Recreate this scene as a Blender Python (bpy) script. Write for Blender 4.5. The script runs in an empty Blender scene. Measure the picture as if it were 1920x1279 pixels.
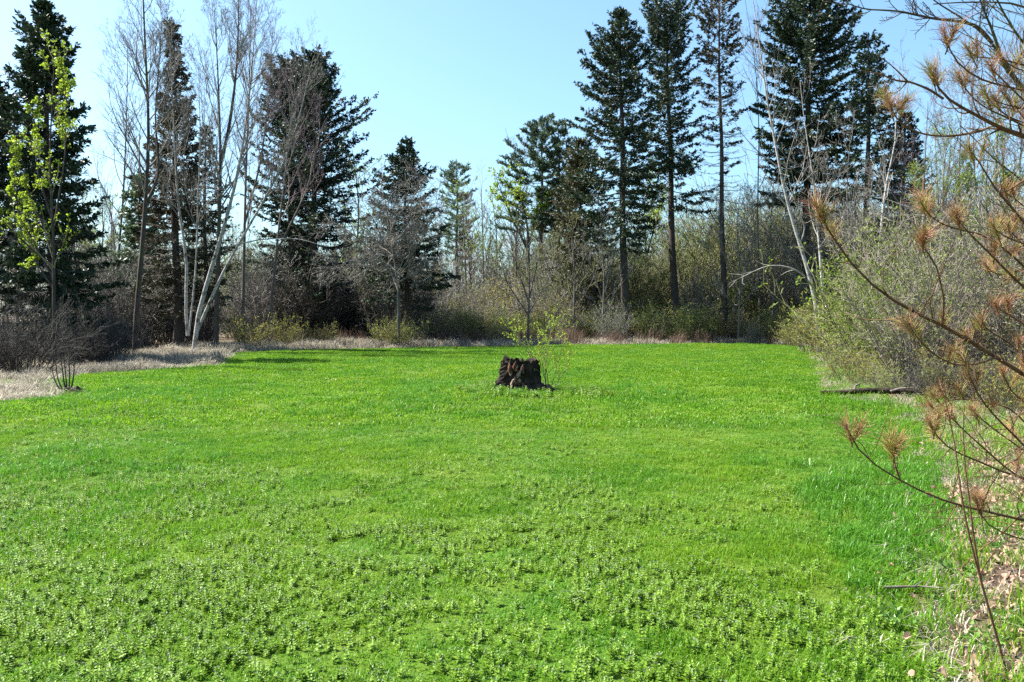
import bpy, math, random
import numpy as np
from mathutils import Vector, Euler

SC = bpy.context.scene
COL = SC.collection
RNG = np.random.default_rng(7)
random.seed(7)
R = math.radians

# ------------------------------------------------------------------ camera
CAM_Z, FPX, PITCH = 1.65, 1600.0, R(1.77)
cam_d = bpy.data.cameras.new('camera')
cam_d.sensor_width = 36.0
cam_d.lens = 30.0
cam_d.clip_start = 0.05
cam_d.clip_end = 2000
cam = bpy.data.objects.new('camera', cam_d)
cam.location = (0, 0, CAM_Z)
cam.rotation_euler = (math.pi / 2 - PITCH, 0, 0)
COL.objects.link(cam)
SC.camera = cam

# ------------------------------------------------------------------ light
SUN_EL, SUN_AZ = R(50), R(-77)          # azimuth from +Y, negative = towards -X
world = bpy.data.worlds.new('World')
SC.world = world
world.use_nodes = True
wn = world.node_tree
bg = wn.nodes['Background']
sky = wn.nodes.new('ShaderNodeTexSky')
sky.sky_type = 'NISHITA'
sky.sun_disc = False
sky.sun_elevation = SUN_EL
sky.sun_rotation = SUN_AZ
sky.altitude = 100
sky.air_density = 1.0
sky.dust_density = 2.6
sky.ozone_density = 1.6
tint = wn.nodes.new('ShaderNodeMixRGB')
tint.blend_type = 'MULTIPLY'
tint.inputs[0].default_value = 1.0
tint.inputs[2].default_value = (0.84, 1.07, 1.14, 1)
wn.links.new(sky.outputs[0], tint.inputs[1])
wn.links.new(tint.outputs[0], bg.inputs[0])
bg.inputs[1].default_value = 0.074

sun_d = bpy.data.lights.new('sun', 'SUN')
sun_d.energy = 5.0
sun_d.angle = R(0.53)
sun_d.color = (1.0, 0.95, 0.86)
sun = bpy.data.objects.new('sun', sun_d)
COL.objects.link(sun)
_sd = Vector((math.sin(SUN_AZ) * math.cos(SUN_EL), math.cos(SUN_AZ) * math.cos(SUN_EL), math.sin(SUN_EL)))
sun.rotation_euler = _sd.to_track_quat('Z', 'Y').to_euler()
sun.location = _sd * 60

SC.view_settings.view_transform = 'Standard'
SC.view_settings.look = 'None'
SC.view_settings.exposure = 1.88
SC.view_settings.gamma = 1.0
SC.view_settings.use_curve_mapping = False
SC.render.engine = 'CYCLES'
SC.cycles.max_bounces = 6
SC.cycles.diffuse_bounces = 3
SC.cycles.glossy_bounces = 2
SC.cycles.transmission_bounces = 4
SC.cycles.use_denoising = False
SC.cycles.sample_clamp_indirect = 6


# ------------------------------------------------------------------ projection helpers
def px_ray(px, py):
    cx, cy = (px - 960) / FPX, (639.5 - py) / FPX
    s, c = math.sin(PITCH), math.cos(PITCH)
    return np.array([cx, c + cy * s, -s + cy * c])


def at(px, py, Y):
    d = px_ray(px, py)
    return np.array([0, 0, CAM_Z]) + d * (Y / d[1])


def ground(px, py):
    d = px_ray(px, py)
    t = -CAM_Z / d[2]
    return np.array([d[0] * t, d[1] * t])


def nrm(v):
    return v / np.maximum(np.linalg.norm(v, axis=-1, keepdims=True), 1e-9)


# ------------------------------------------------------------------ mesh accumulator
class MB:
    def __init__(self):
        self.v, self.f, self.m, self.s, self.n = [], [], [], [], 0

    def add(self, v, f, mat=0, smooth=False):
        v = np.asarray(v, dtype=np.float32).reshape(-1, 3)
        f = np.asarray(f, dtype=np.int64)
        if f.size == 0:
            return
        self.v.append(v)
        self.f.append(f + self.n)
        self.m.append(np.full(len(f), mat, dtype=np.int32))
        self.s.append(np.full(len(f), smooth, dtype=bool))
        self.n += len(v)

    def mesh(self, name, mats):
        me = bpy.data.meshes.new(name)
        V = np.concatenate(self.v)
        me.vertices.add(len(V))
        me.vertices.foreach_set('co', V.ravel())
        loops = np.concatenate([f.ravel() for f in self.f])
        tot = np.concatenate([np.full(len(f), f.shape[1], dtype=np.int32) for f in self.f])
        start = np.concatenate([[0], np.cumsum(tot)[:-1]]).astype(np.int32)
        me.loops.add(len(loops))
        me.loops.foreach_set('vertex_index', loops.astype(np.int32))
        me.polygons.add(len(tot))
        me.polygons.foreach_set('loop_start', start)
        me.polygons.foreach_set('loop_total', tot)
        me.polygons.foreach_set('material_index', np.concatenate(self.m))
        me.polygons.foreach_set('use_smooth', np.concatenate(self.s))
        for mm in (mats if isinstance(mats, (list, tuple)) else [mats]):
            me.materials.append(mm)
        me.update(calc_edges=True)
        return me

    def build(self, name, mats, parent=None, loc=None):
        return obj(name, self.mesh(name, mats), parent, loc)


def obj(name, me, parent=None, loc=None, rz=0, sc=None):
    o = bpy.data.objects.new(name, me)
    COL.objects.link(o)
    if parent is not None:
        o.parent = parent
    if loc is not None:
        o.location = [float(a) for a in loc]
    if rz:
        o.rotation_euler = (0, 0, rz)
    if sc is not None:
        o.scale = (sc, sc, sc) if np.isscalar(sc) else sc
    return o


def tag(o, label, cat, group=None, kind=None):
    o['label'] = label
    if cat:
        o['category'] = cat
    if group:
        o['group'] = group
    if kind:
        o['kind'] = kind
    return o


def thing(name, label, cat, loc, rz=0, group=None, sc=None):
    return tag(obj(name, None, None, loc, rz, sc), label, cat, group)


def prisms(mb, P0, P1, r0, r1, mat=0, sides=3):
    P0, P1 = np.asarray(P0).reshape(-1, 3), np.asarray(P1).reshape(-1, 3)
    n = len(P0)
    if n == 0:
        return
    r0 = np.broadcast_to(r0, (n,))
    r1 = np.broadcast_to(r1, (n,))
    d = nrm(P1 - P0)
    ref = np.where(np.abs(d[:, 2:3]) < 0.9, np.array([[0, 0, 1.0]]), np.array([[1.0, 0, 0]]))
    a = nrm(np.cross(d, ref))
    b = np.cross(d, a)
    an = np.arange(sides) * 2 * math.pi / sides
    off = a[:, None] * np.cos(an)[None, :, None] + b[:, None] * np.sin(an)[None, :, None]
    V = np.concatenate([P0[:, None] + off * r0[:, None, None], P1[:, None] + off * r1[:, None, None]], axis=1)
    i = np.arange(sides)
    q = np.stack([i, (i + 1) % sides, (i + 1) % sides + sides, i + sides], axis=1)
    F = (np.arange(n) * 2 * sides)[:, None, None] + q[None]
    mb.add(V, F.reshape(-1, 4), mat, True)


def ribbons(mb, C, CR, rng, mat=0):
    """finest twigs: one narrow face per segment, turned at random"""
    P0, P1 = C[:, :-1].reshape(-1, 3), C[:, 1:].reshape(-1, 3)
    w0, w1 = CR[:, :-1].ravel()[:, None], CR[:, 1:].ravel()[:, None]
    S = rand_perp(nrm(P1 - P0), rng)
    V = np.stack([P0 - S * w0, P0 + S * w0, P1 + S * w1, P1 - S * w1], 1)
    mb.add(V, np.arange(len(P0))[:, None] * 4 + np.array([[0, 1, 2, 3]]), mat)


def tube(mb, pts, rad, sides=8, mat=0, wob=0.0, rng=None, cap=True):
    pts = np.asarray(pts, float)
    rad = np.asarray(rad, float)
    K = len(pts)
    t = nrm(np.gradient(pts, axis=0))
    a = np.cross(t[0], [0, 0, 1.0]) if abs(t[0][2]) < 0.9 else np.cross(t[0], [0, 1.0, 0])
    a = a / np.linalg.norm(a)
    V = []
    an = np.arange(sides) * 2 * math.pi / sides
    for k in range(K):
        a = a - t[k] * np.dot(a, t[k])
        a = a / np.linalg.norm(a)
        b = np.cross(t[k], a)
        rr = np.full(sides, rad[k])
        if wob and rng is not None:
            rr = rr * (1 + wob * rng.standard_normal(sides))
        V.append(pts[k] + a * (np.cos(an) * rr)[:, None] + b * (np.sin(an) * rr)[:, None])
    V = np.concatenate(V)
    F = []
    for k in range(K - 1):
        for i in range(sides):
            j = (i + 1) % sides
            F.append((k * sides + i, k * sides + j, (k + 1) * sides + j, (k + 1) * sides + i))
    mb.add(V, F, mat, True)
    if cap:
        c = V[-sides:].mean(0)
        T = [(i, (i + 1) % sides, sides) for i in range(sides)]
        mb.add(np.vstack([V[-sides:], c]), T, mat, True)


def leaves(mb, P, D, N, L, W, mat=0, mid=0.5, fold=0.0):
    """diamond leaves: base P, direction D, rough normal N, length L, width W"""
    n = len(P)
    if n == 0:
        return
    D = nrm(D)
    S = nrm(np.cross(D, N))
    U = np.cross(S, D)
    L = np.broadcast_to(L, (n,))[:, None]
    W = np.broadcast_to(W, (n,))[:, None]
    m = P + D * L * mid + U * (W * fold)
    V = np.stack([P, m + S * W * .5, P + D * L, m - S * W * .5], axis=1)
    if fold:
        F = np.concatenate([np.arange(n)[:, None] * 4 + np.array([[0, 1, 2]]), np.arange(n)[:, None] * 4 + np.array([[0, 2, 3]])])
    else:
        F = np.arange(n)[:, None] * 4 + np.array([[0, 1, 2, 3]])
    mb.add(V, F, mat)


def resample(pts, K):
    pts = np.asarray(pts, float)
    s = np.concatenate([[0], np.cumsum(np.linalg.norm(np.diff(pts, axis=0), axis=1))])
    t = np.linspace(0, s[-1], K)
    # catmull style smoothing through linear resample + one blur
    q = np.stack([np.interp(t, s, pts[:, i]) for i in range(3)], axis=1)
    q2 = q.copy()
    q2[1:-1] = q[1:-1] * .5 + (q[:-2] + q[2:]) * .25
    return q2


def rand_perp(d, rng):
    r = rng.standard_normal(d.shape)
    return nrm(r - d * (r * d).sum(-1, keepdims=True))


def grow(pp, pr, n, rng, t0=.25, t1=1., ang=(35, 60), lf=(.3, .6), taper=.5, up=.15, wob=.12, rr=.6, k=5, rtip=.003, ref=None, flat=None):
    """children polylines for parents pp (M,K,3) with radii pr (M,K)"""
    M, K, _ = pp.shape
    idx = np.repeat(np.arange(M), n)
    N = len(idx)
    t = rng.uniform(t0, t1, N)
    x = t * (K - 1)
    i0 = np.minimum(x.astype(int), K - 2)
    f = (x - i0)[:, None]
    p = pp[idx, i0] * (1 - f) + pp[idx, i0 + 1] * f
    tan = nrm(pp[idx, i0 + 1] - pp[idx, i0])
    r_at = pr[idx, i0] * (1 - f[:, 0]) + pr[idx, i0 + 1] * f[:, 0]
    plen = np.linalg.norm(np.diff(pp, axis=1), axis=2).sum(1)[idx] if ref is None else np.full(N, ref)
    L = plen * rng.uniform(lf[0], lf[1], N) * (1 - taper * t)
    a = np.radians(rng.uniform(ang[0], ang[1], N))[:, None]
    per = rand_perp(tan, rng)
    if flat is not None:
        per = nrm(per * np.array([1, 1, flat]))
    d = nrm(tan * np.cos(a) + per * np.sin(a))
    out = [p]
    for j in range(k - 1):
        d = nrm(d + np.array([0, 0, up]) + wob * rng.standard_normal((N, 3)))
        p = p + d * (L / (k - 1))[:, None]
        out.append(p)
    C = np.stack(out, axis=1)
    rb = np.maximum(r_at * rr, rtip)
    s = np.linspace(0, 1, k)[None]
    CR = rb[:, None] * (1 - s) + rtip * s
    return C, CR


def segs(mb, C, CR, mat=0, sides=3):
    P0, P1 = C[:, :-1].reshape(-1, 3), C[:, 1:].reshape(-1, 3)
    prisms(mb, P0, P1, CR[:, :-1].ravel(), CR[:, 1:].ravel(), mat, sides)


def ring_leaves(mb, C, rng, n, L, W, mat=0, t0=.2, fwd=.6, up=.2):
    """n leaves on every polyline of C"""
    M, K, _ = C.shape
    idx = np.repeat(np.arange(M), n)
    x = rng.uniform(t0, 1, len(idx)) * (K - 1)
    i0 = np.minimum(x.astype(int), K - 2)
    f = (x - i0)[:, None]
    p = C[idx, i0] * (1 - f) + C[idx, i0 + 1] * f
    tan = nrm(C[idx, i0 + 1] - C[idx, i0])
    d = nrm(tan * fwd + rand_perp(tan, rng) + np.array([0, 0, up]))
    leaves(mb, p, d, rng.standard_normal(p.shape), rng.uniform(L[0], L[1], len(p)), rng.uniform(W[0], W[1], len(p)), mat)


# ------------------------------------------------------------------ materials
def new_mat(name):
    m = bpy.data.materials.new(name)
    m.use_nodes = True
    nt = m.node_tree
    nt.nodes.clear()
    out = nt.nodes.new('ShaderNodeOutputMaterial')
    return m, nt, out


def nd(nt, typ, **kw):
    n = nt.nodes.new(typ)
    for k, v in kw.items():
        setattr(n, k, v)
    return n


def ramp(nt, stops, fac):
    r = nd(nt, 'ShaderNodeValToRGB')
    e = r.color_ramp.elements
    while len(e) < len(stops):
        e.new(0.5)
    for el, (p, c) in zip(e, stops):
        el.position = p
        el.color = (*c, 1)
    nt.links.new(fac, r.inputs[0])
    return r.outputs[0]


def mathn(nt, op, a, b=None, clamp=False):
    n = nd(nt, 'ShaderNodeMath', operation=op, use_clamp=clamp)
    for i, x in enumerate((a, b)):
        if x is None:
            continue
        if isinstance(x, (int, float)):
            n.inputs[i].default_value = x
        else:
            nt.links.new(x, n.inputs[i])
    return n.outputs[0]


def mixc(nt, fac, a, b, mode='MIX'):
    n = nd(nt, 'ShaderNodeMixRGB', blend_type=mode)
    for i, x in enumerate((fac, a, b)):
        if isinstance(x, (int, float)):
            n.inputs[i].default_value = x
        elif isinstance(x, tuple):
            n.inputs[i].default_value = (*x, 1)
        else:
            nt.links.new(x, n.inputs[i])
    return n.outputs[0]


def noise(nt, scale, detail=4, rough=.6, vec=None, stretch=None):
    n = nd(nt, 'ShaderNodeTexNoise')
    n.inputs['Scale'].default_value = scale
    n.inputs['Detail'].default_value = detail
    n.inputs['Roughness'].default_value = rough
    if vec is None:
        vec = nd(nt, 'ShaderNodeNewGeometry').outputs['Position']
    if stretch:
        mp = nd(nt, 'ShaderNodeMapping')
        mp.inputs['Scale'].default_value = stretch
        nt.links.new(vec, mp.inputs[0])
        vec = mp.outputs[0]
    nt.links.new(vec, n.inputs['Vector'])
    return n.outputs['Fac']


def leaf_shader(nt, out, col, transl=.35, rough=.5, spec=.3, tcol=None):
    p = nd(nt, 'ShaderNodeBsdfPrincipled')
    nt.links.new(col, p.inputs['Base Color'])
    p.inputs['Roughness'].default_value = rough
    p.inputs['Specular IOR Level'].default_value = spec
    t = nd(nt, 'ShaderNodeBsdfTranslucent')
    nt.links.new(tcol if tcol is not None else col, t.inputs[0])
    mx = nd(nt, 'ShaderNodeMixShader')
    mx.inputs[0].default_value = transl
    nt.links.new(p.outputs[0], mx.inputs[1])
    nt.links.new(t.outputs[0], mx.inputs[2])
    nt.links.new(mx.outputs[0], out.inputs[0])


def mat_leaf(name, stops, transl=.35, rough=.5, spec=.3, scale=.6, island=.6):
    m, nt, out = new_mat(name)
    g = nd(nt, 'ShaderNodeNewGeometry')
    o = nd(nt, 'ShaderNodeObjectInfo')
    n = noise(nt, scale, 2, .5, g.outputs['Position'])
    n = mathn(nt, 'MULTIPLY_ADD', n, 1.6)
    nt.nodes[-1].inputs[2].default_value = -.3
    a = mathn(nt, 'ADD', mathn(nt, 'MULTIPLY', g.outputs['Random Per Island'], island), mathn(nt, 'MULTIPLY', o.outputs['Random'], .15))
    f = mathn(nt, 'ADD', a, mathn(nt, 'MULTIPLY', n, 1 - island - .15), True)
    leaf_shader(nt, out, ramp(nt, stops, f), transl, rough, spec)
    return m


def mat_bark(name, a, b, scale=12, stretch=(1, 1, .25), bump=.4, c=None, cs=1.5):
    m, nt, out = new_mat(name)
    tc = nd(nt, 'ShaderNodeTexCoord').outputs['Object']
    n = noise(nt, scale, 6, .7, tc, stretch)
    col = ramp(nt, [(.3, a), (.7, b)], n)
    if c is not None:
        f = ramp(nt, [(.52, (0, 0, 0)), (.66, (1, 1, 1))], noise(nt, cs, 3, .6, tc))
        col = mixc(nt, f, col, c)
    p = nd(nt, 'ShaderNodeBsdfPrincipled')
    p.inputs['Roughness'].default_value = .9
    p.inputs['Specular IOR Level'].default_value = .15
    nt.links.new(col, p.inputs['Base Color'])
    bp = nd(nt, 'ShaderNodeBump')
    bp.inputs['Strength'].default_value = bump
    bp.inputs['Distance'].default_value = .02
    nt.links.new(n, bp.inputs['Height'])
    nt.links.new(bp.outputs[0], p.inputs['Normal'])
    nt.links.new(p.outputs[0], out.inputs[0])
    return m


M = {}
M['spruce_bark'] = mat_bark('spruce_bark', (.03, .024, .021), (.085, .07, .062))
M['grey_bark'] = mat_bark('grey_bark', (.06, .053, .047), (.16, .14, .127))
M['dark_bark'] = mat_bark('dark_bark', (.035, .03, .027), (.10, .085, .076), c=(.09, .10, .03), cs=.8)
M['birch_bark'] = mat_bark('birch_bark', (.16, .15, .14), (.46, .44, .42), 6, (1, 1, 3), .3, c=(.06, .055, .05), cs=4)
M['twig_grey'] = mat_bark('twig_grey', (.11, .10, .09), (.25, .235, .215), 2, None, 0)
M['twig_brown'] = mat_bark('twig_brown', (.11, .092, .075), (.24, .21, .175), 2, None, 0)
M['twig_dark'] = mat_bark('twig_dark', (.055, .05, .043), (.13, .12, .105), 2, None, 0)
M['twig_black'] = mat_bark('twig_black_bark', (.03, .027, .024), (.085, .078, .07), 2, None, 0)  # darkest of the twig barks, brown black all over
M['twig_red'] = mat_bark('twig_red', (.11, .085, .088), (.23, .185, .195), 2, None, 0)
M['twig_olive'] = mat_bark('twig_olive', (.10, .10, .05), (.20, .20, .10), 2, None, 0)
M['pine_bark'] = mat_bark('pine_bark', (.05, .032, .02), (.17, .10, .05), 30)
M['whip_bark'] = mat_bark('whip_bark', (.10, .05, .03), (.24, .12, .07), 30)
M['spruce'] = mat_leaf('spruce_needles', [(.1, (.010, .024, .012)), (.5, (.021, .043, .019)), (.9, (.042, .07, .028))], .12, .5, .35, .4)
M['spruce_olive'] = mat_leaf('spruce_olive_needles', [(.1, (.035, .040, .014)), (.5, (.06, .065, .022)), (.9, (.11, .105, .04))], .15, .5, .3, .4)
M['spruce_brown'] = mat_leaf('spruce_brown_needles', [(.1, (.03, .026, .02)), (.5, (.045, .045, .027)), (.9, (.07, .07, .035))], .15, .6, .2, .4)
M['pine'] = mat_leaf('pine_needles', [(.1, (.04, .075, .045)), (.5, (.065, .11, .06)), (.9, (.13, .17, .06))], .25, .5, .35, .5)
M['fresh'] = mat_leaf('fresh_leaves', [(.05, (.13, .20, .015)), (.5, (.24, .34, .025)), (.95, (.42, .50, .06))], .55, .45, .35, .8)
M['bud'] = mat_leaf('bud_leaves', [(.05, (.09, .15, .013)), (.5, (.155, .235, .024)), (.95, (.26, .33, .05))], .5, .5, .25, .8)
M['hazel'] = mat_leaf('shrub_leaves', [(.05, (.15, .16, .02)), (.5, (.25, .25, .04)), (.95, (.40, .33, .09))], .5, .5, .3, .8)
M['grass'] = None
M['dead'] = mat_leaf('dead_grass', [(.05, (.15, .125, .09)), (.5, (.29, .255, .195)), (.95, (.50, .46, .38))], .25, .7, .2, .5)
M['reed'] = mat_leaf('brown_weeds', [(.05, (.07, .042, .03)), (.5, (.14, .09, .065)), (.95, (.26, .19, .14))], .25, .7, .2, .5)
M['litter'] = mat_leaf('fallen_leaves', [(.05, (.07, .035, .022)), (.35, (.22, .13, .085)), (.7, (.40, .28, .205)), (.95, (.56, .46, .38))], .2, .6, .3, 1.5, .8)
M['weed'] = mat_leaf('weed_leaves', [(.05, (.045, .11, .015)), (.5, (.09, .19, .03)), (.95, (.17, .29, .06))], .35, .4, .45, 3)
M['needle'] = mat_leaf('brown_needles', [(.05, (.19, .08, .055)), (.4, (.42, .175, .115)), (.7, (.54, .29, .21)), (.95, (.58, .43, .27))], .3, .5, .35, 6, .7)
M['needle_green'] = mat_leaf('yellow_needles', [(.05, (.15, .18, .03)), (.4, (.30, .30, .06)), (.7, (.46, .38, .11)), (.95, (.52, .38, .18))], .3, .5, .35, 6, .7)


def mat_grass(name, stops_l, stops_e, transl, tip=True):
    """stops over the lawn pattern; world-space patches of yellow green and emerald"""
    m, nt, out = new_mat(name)
    g = nd(nt, 'ShaderNodeNewGeometry')
    o = nd(nt, 'ShaderNodeObjectInfo')
    big = noise(nt, .35, 4, .6, g.outputs['Position'])
    mid = noise(nt, 1.7, 3, .6, g.outputs['Position'])
    f = mathn(nt, 'ADD', mathn(nt, 'MULTIPLY', g.outputs['Random Per Island'], .5), mathn(nt, 'MULTIPLY', o.outputs['Random'], .5))
    ca = ramp(nt, stops_l, f)
    cb = ramp(nt, stops_e, f)
    fac = ramp(nt, [(.42, (0, 0, 0)), (.60, (1, 1, 1))], mathn(nt, 'ADD', mathn(nt, 'MULTIPLY', big, .65), mathn(nt, 'MULTIPLY', mid, .35)))
    col = mixc(nt, fac, ca, cb)
    dry = mathn(nt, 'MULTIPLY', ramp(nt, [(.60, (0, 0, 0)), (.74, (1, 1, 1))], noise(nt, 1.1, 5, .7, g.outputs['Position'])), mathn(nt, 'MULTIPLY', g.outputs['Random Per Island'], .8))
    col = mixc(nt, dry, col, (.30, .25, .10))
    leaf_shader(nt, out, col, transl, .45, .35)
    return m


M['grass'] = mat_grass('lawn_grass', [(.1, (.075, .165, .004)), (.5, (.130, .270, .007)), (.82, (.20, .32, .016)), (.96, (.38, .36, .12))],
                       [(.1, (.042, .13, .005)), (.5, (.080, .22, .009)), (.9, (.12, .27, .018))], .5)
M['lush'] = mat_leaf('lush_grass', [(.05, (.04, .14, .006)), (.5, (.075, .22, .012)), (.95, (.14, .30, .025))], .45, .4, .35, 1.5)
M['herb'] = mat_leaf('herb_leaves', [(.05, (.060, .130, .006)), (.5, (.145, .265, .016)), (.95, (.31, .43, .08))], .35, .5, .3, 1.2)
M['herb_tip'] = mat_leaf('herb_tip_leaves', [(.05, (.09, .14, .05)), (.5, (.17, .23, .10)), (.95, (.20, .23, .15))], .3, .55, .2, 1.2)


def mat_lawn():
    m, nt, out = new_mat('lawn_turf')
    g = nd(nt, 'ShaderNodeNewGeometry').outputs['Position']
    big = noise(nt, .35, 4, .6, g)
    mid = noise(nt, 1.7, 3, .6, g)
    fine = noise(nt, 26, 4, .75, g)
    fac = mathn(nt, 'ADD', mathn(nt, 'MULTIPLY', big, .65), mathn(nt, 'MULTIPLY', mid, .35))
    a = ramp(nt, [(.25, (.03, .05, .004)), (.5, (.07, .12, .006)), (.75, (.12, .16, .02))], fine)
    b = ramp(nt, [(.25, (.02, .05, .004)), (.5, (.05, .115, .006)), (.75, (.09, .16, .015))], fine)
    col = mixc(nt, ramp(nt, [(.42, (0, 0, 0)), (.60, (1, 1, 1))], fac), a, b)
    p = nd(nt, 'ShaderNodeBsdfPrincipled')
    nt.links.new(col, p.inputs['Base Color'])
    p.inputs['Roughness'].default_value = .85
    p.inputs['Specular IOR Level'].default_value = .15
    bp = nd(nt, 'ShaderNodeBump')
    bp.inputs['Strength'].default_value = .8
    bp.inputs['Distance'].default_value = .04
    nt.links.new(fine, bp.inputs['Height'])
    nt.links.new(bp.outputs[0], p.inputs['Normal'])
    nt.links.new(p.outputs[0], out.inputs[0])
    return m


def mat_floor():
    m, nt, out = new_mat('forest_floor')
    g = nd(nt, 'ShaderNodeNewGeometry').outputs['Position']
    v = nd(nt, 'ShaderNodeTexVoronoi')
    v.inputs['Scale'].default_value = 14
    nt.links.new(g, v.inputs['Vector'])
    fine = noise(nt, 20, 5, .75, g)
    big = noise(nt, .5, 4, .6, g)
    sep = nd(nt, 'ShaderNodeSeparateColor')
    nt.links.new(v.outputs['Color'], sep.inputs[0])
    a = ramp(nt, [(.1, (.05, .035, .022)), (.5, (.12, .085, .06)), (.9, (.22, .17, .13))], mathn(nt, 'ADD', mathn(nt, 'MULTIPLY', sep.outputs[0], .6), mathn(nt, 'MULTIPLY', fine, .4)))
    b = ramp(nt, [(.3, (.04, .05, .012)), (.7, (.11, .10, .04))], fine)
    col = mixc(nt, ramp(nt, [(.5, (0, 0, 0)), (.65, (1, 1, 1))], big), a, b)
    p = nd(nt, 'ShaderNodeBsdfPrincipled')
    nt.links.new(col, p.inputs['Base Color'])
    p.inputs['Roughness'].default_value = .9
    p.inputs['Specular IOR Level'].default_value = .15
    bp = nd(nt, 'ShaderNodeBump')
    bp.inputs['Strength'].default_value = .9
    bp.inputs['Distance'].default_value = .04
    nt.links.new(fine, bp.inputs['Height'])
    nt.links.new(bp.outputs[0], p.inputs['Normal'])
    nt.links.new(p.outputs[0], out.inputs[0])
    return m


def mat_stump(name, stops, scale=9):
    m, nt, out = new_mat(name)
    tc = nd(nt, 'ShaderNodeTexCoord').outputs['Object']
    n = noise(nt, scale, 6, .7, tc, (1.6, 1.6, .35))
    n2 = noise(nt, 4, 4, .6, tc)
    col = ramp(nt, stops, mathn(nt, 'ADD', mathn(nt, 'MULTIPLY', n, .6), mathn(nt, 'MULTIPLY', n2, .4)))
    p = nd(nt, 'ShaderNodeBsdfPrincipled')
    nt.links.new(col, p.inputs['Base Color'])
    p.inputs['Roughness'].default_value = .95
    p.inputs['Specular IOR Level'].default_value = .1
    bp = nd(nt, 'ShaderNodeBump')
    bp.inputs['Distance'].default_value = .04
    nt.links.new(n, bp.inputs['Height'])
    nt.links.new(bp.outputs[0], p.inputs['Normal'])
    nt.links.new(p.outputs[0], out.inputs[0])
    return m


M['lawn'] = mat_lawn()
M['floor'] = mat_floor()
M['stump'] = mat_stump('old_stump_wood', [(.3, (.010, .008, .007)), (.5, (.028, .021, .017)), (.74, (.12, .09, .07))])
M['rot'] = mat_stump('rotten_wood', [(.3, (.03, .017, .011)), (.5, (.09, .045, .028)), (.75, (.26, .17, .12))])
M['splinter'] = mat_stump('pale_splinter', [(.3, (.12, .085, .06)), (.7, (.34, .26, .20))])

# ------------------------------------------------------------------ ground and lawn
LAWN_PX = [(0, 756), (70, 752), (128, 745), (110, 738), (62, 722), (150, 706), (260, 699), (390, 690), (432, 664), (560, 660), (700, 656),
           (900, 652), (1100, 650), (1300, 647), (1420, 645.5), (1490, 650), (1515, 672), (1530, 700), (1548, 740), (1640, 756), (1720, 776), (1748, 830), (1762, 900), (1768, 960),
           (1740, 1060), (1708, 1130), (1740, 1200), (1795, 1279)]
LAWN = [(-16.5, 14.0)] + [tuple(ground(*p)) for p in LAWN_PX] + [(1.6, 2.6), (1.3, 0), (1.2, -5), (-18, -5)]
LAWN = np.array(LAWN)


def in_lawn(x, y, poly=None):
    poly = LAWN if poly is None else poly
    x, y = np.asarray(x), np.asarray(y)
    r = np.zeros(x.shape, bool)
    n = len(poly)
    for i in range(n):
        x0, y0 = poly[i]
        x1, y1 = poly[(i + 1) % n]
        if y0 == y1:
            continue
        c = ((y0 > y) != (y1 > y)) & (x < (x1 - x0) * (y - y0) / (y1 - y0) + x0)
        r ^= c
    return r


def vnoise(x, y, sc, seed=0):
    """cheap smooth 2-D value noise in [0,1]"""
    x = np.asarray(x) * sc + seed * 17.3
    y = np.asarray(y) * sc + seed * 9.1
    xi, yi = np.floor(x).astype(np.int64), np.floor(y).astype(np.int64)
    fx, fy = x - xi, y - yi
    fx = fx * fx * (3 - 2 * fx)
    fy = fy * fy * (3 - 2 * fy)

    def h(a, b):
        v = (a * 374761393 + b * 668265263 + seed * 974711) & 0x7fffffff
        v = ((v ^ (v >> 13)) * 1274126177) & 0x7fffffff
        return ((v ^ (v >> 16)) % 10007) / 10007.0
    return (h(xi, yi) * (1 - fx) + h(xi + 1, yi) * fx) * (1 - fy) + (h(xi, yi + 1) * (1 - fx) + h(xi + 1, yi + 1) * fx) * fy


STUMP = at(975, 735, 17.1)
STUMP[2] = 0


def edge_d(x, y):
    x, y = np.asarray(x, float), np.asarray(y, float)
    best = np.full(x.shape, 1e9)
    for i in range(len(LAWN)):
        a, b = LAWN[i], LAWN[(i + 1) % len(LAWN)]
        ab = b - a
        t = np.clip(((x - a[0]) * ab[0] + (y - a[1]) * ab[1]) / max(ab @ ab, 1e-9), 0, 1)
        best = np.minimum(best, np.hypot(x - a[0] - t * ab[0], y - a[1] - t * ab[1]))
    return best


def hgt(x, y):
    d2 = (x - STUMP[0]) ** 2 + (y - STUMP[1]) ** 2
    return .006 + (.11 * vnoise(x, y, .3, 1) + .03 * vnoise(x, y, 1.1, 2)) * np.clip(edge_d(x, y) / 1.2, 0, 1) + .06 * np.exp(-d2 / 1.1)


# ground: one sheet to the horizon, finer near the camera
mb = MB()
gx = np.concatenate([np.linspace(-900, -60, 15), np.linspace(-50, 50, 41), np.linspace(60, 900, 15)])
gy = np.concatenate([np.linspace(-900, -20, 12), np.linspace(-15, 85, 41), np.linspace(95, 1100, 18)])
X, Y = np.meshgrid(gx, gy)
V = np.stack([X, Y, np.zeros_like(X)], -1).reshape(-1, 3)
nx, ny = len(gx), len(gy)
I = (np.arange(ny - 1)[:, None] * nx + np.arange(nx - 1)[None]).ravel()
mb.add(V, np.stack([I, I + 1, I + nx + 1, I + nx], 1), 0, True)
o = mb.build('ground', M['floor'])
tag(o, 'brown forest floor of leaf litter running back under the trees', None, kind='structure')

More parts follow.
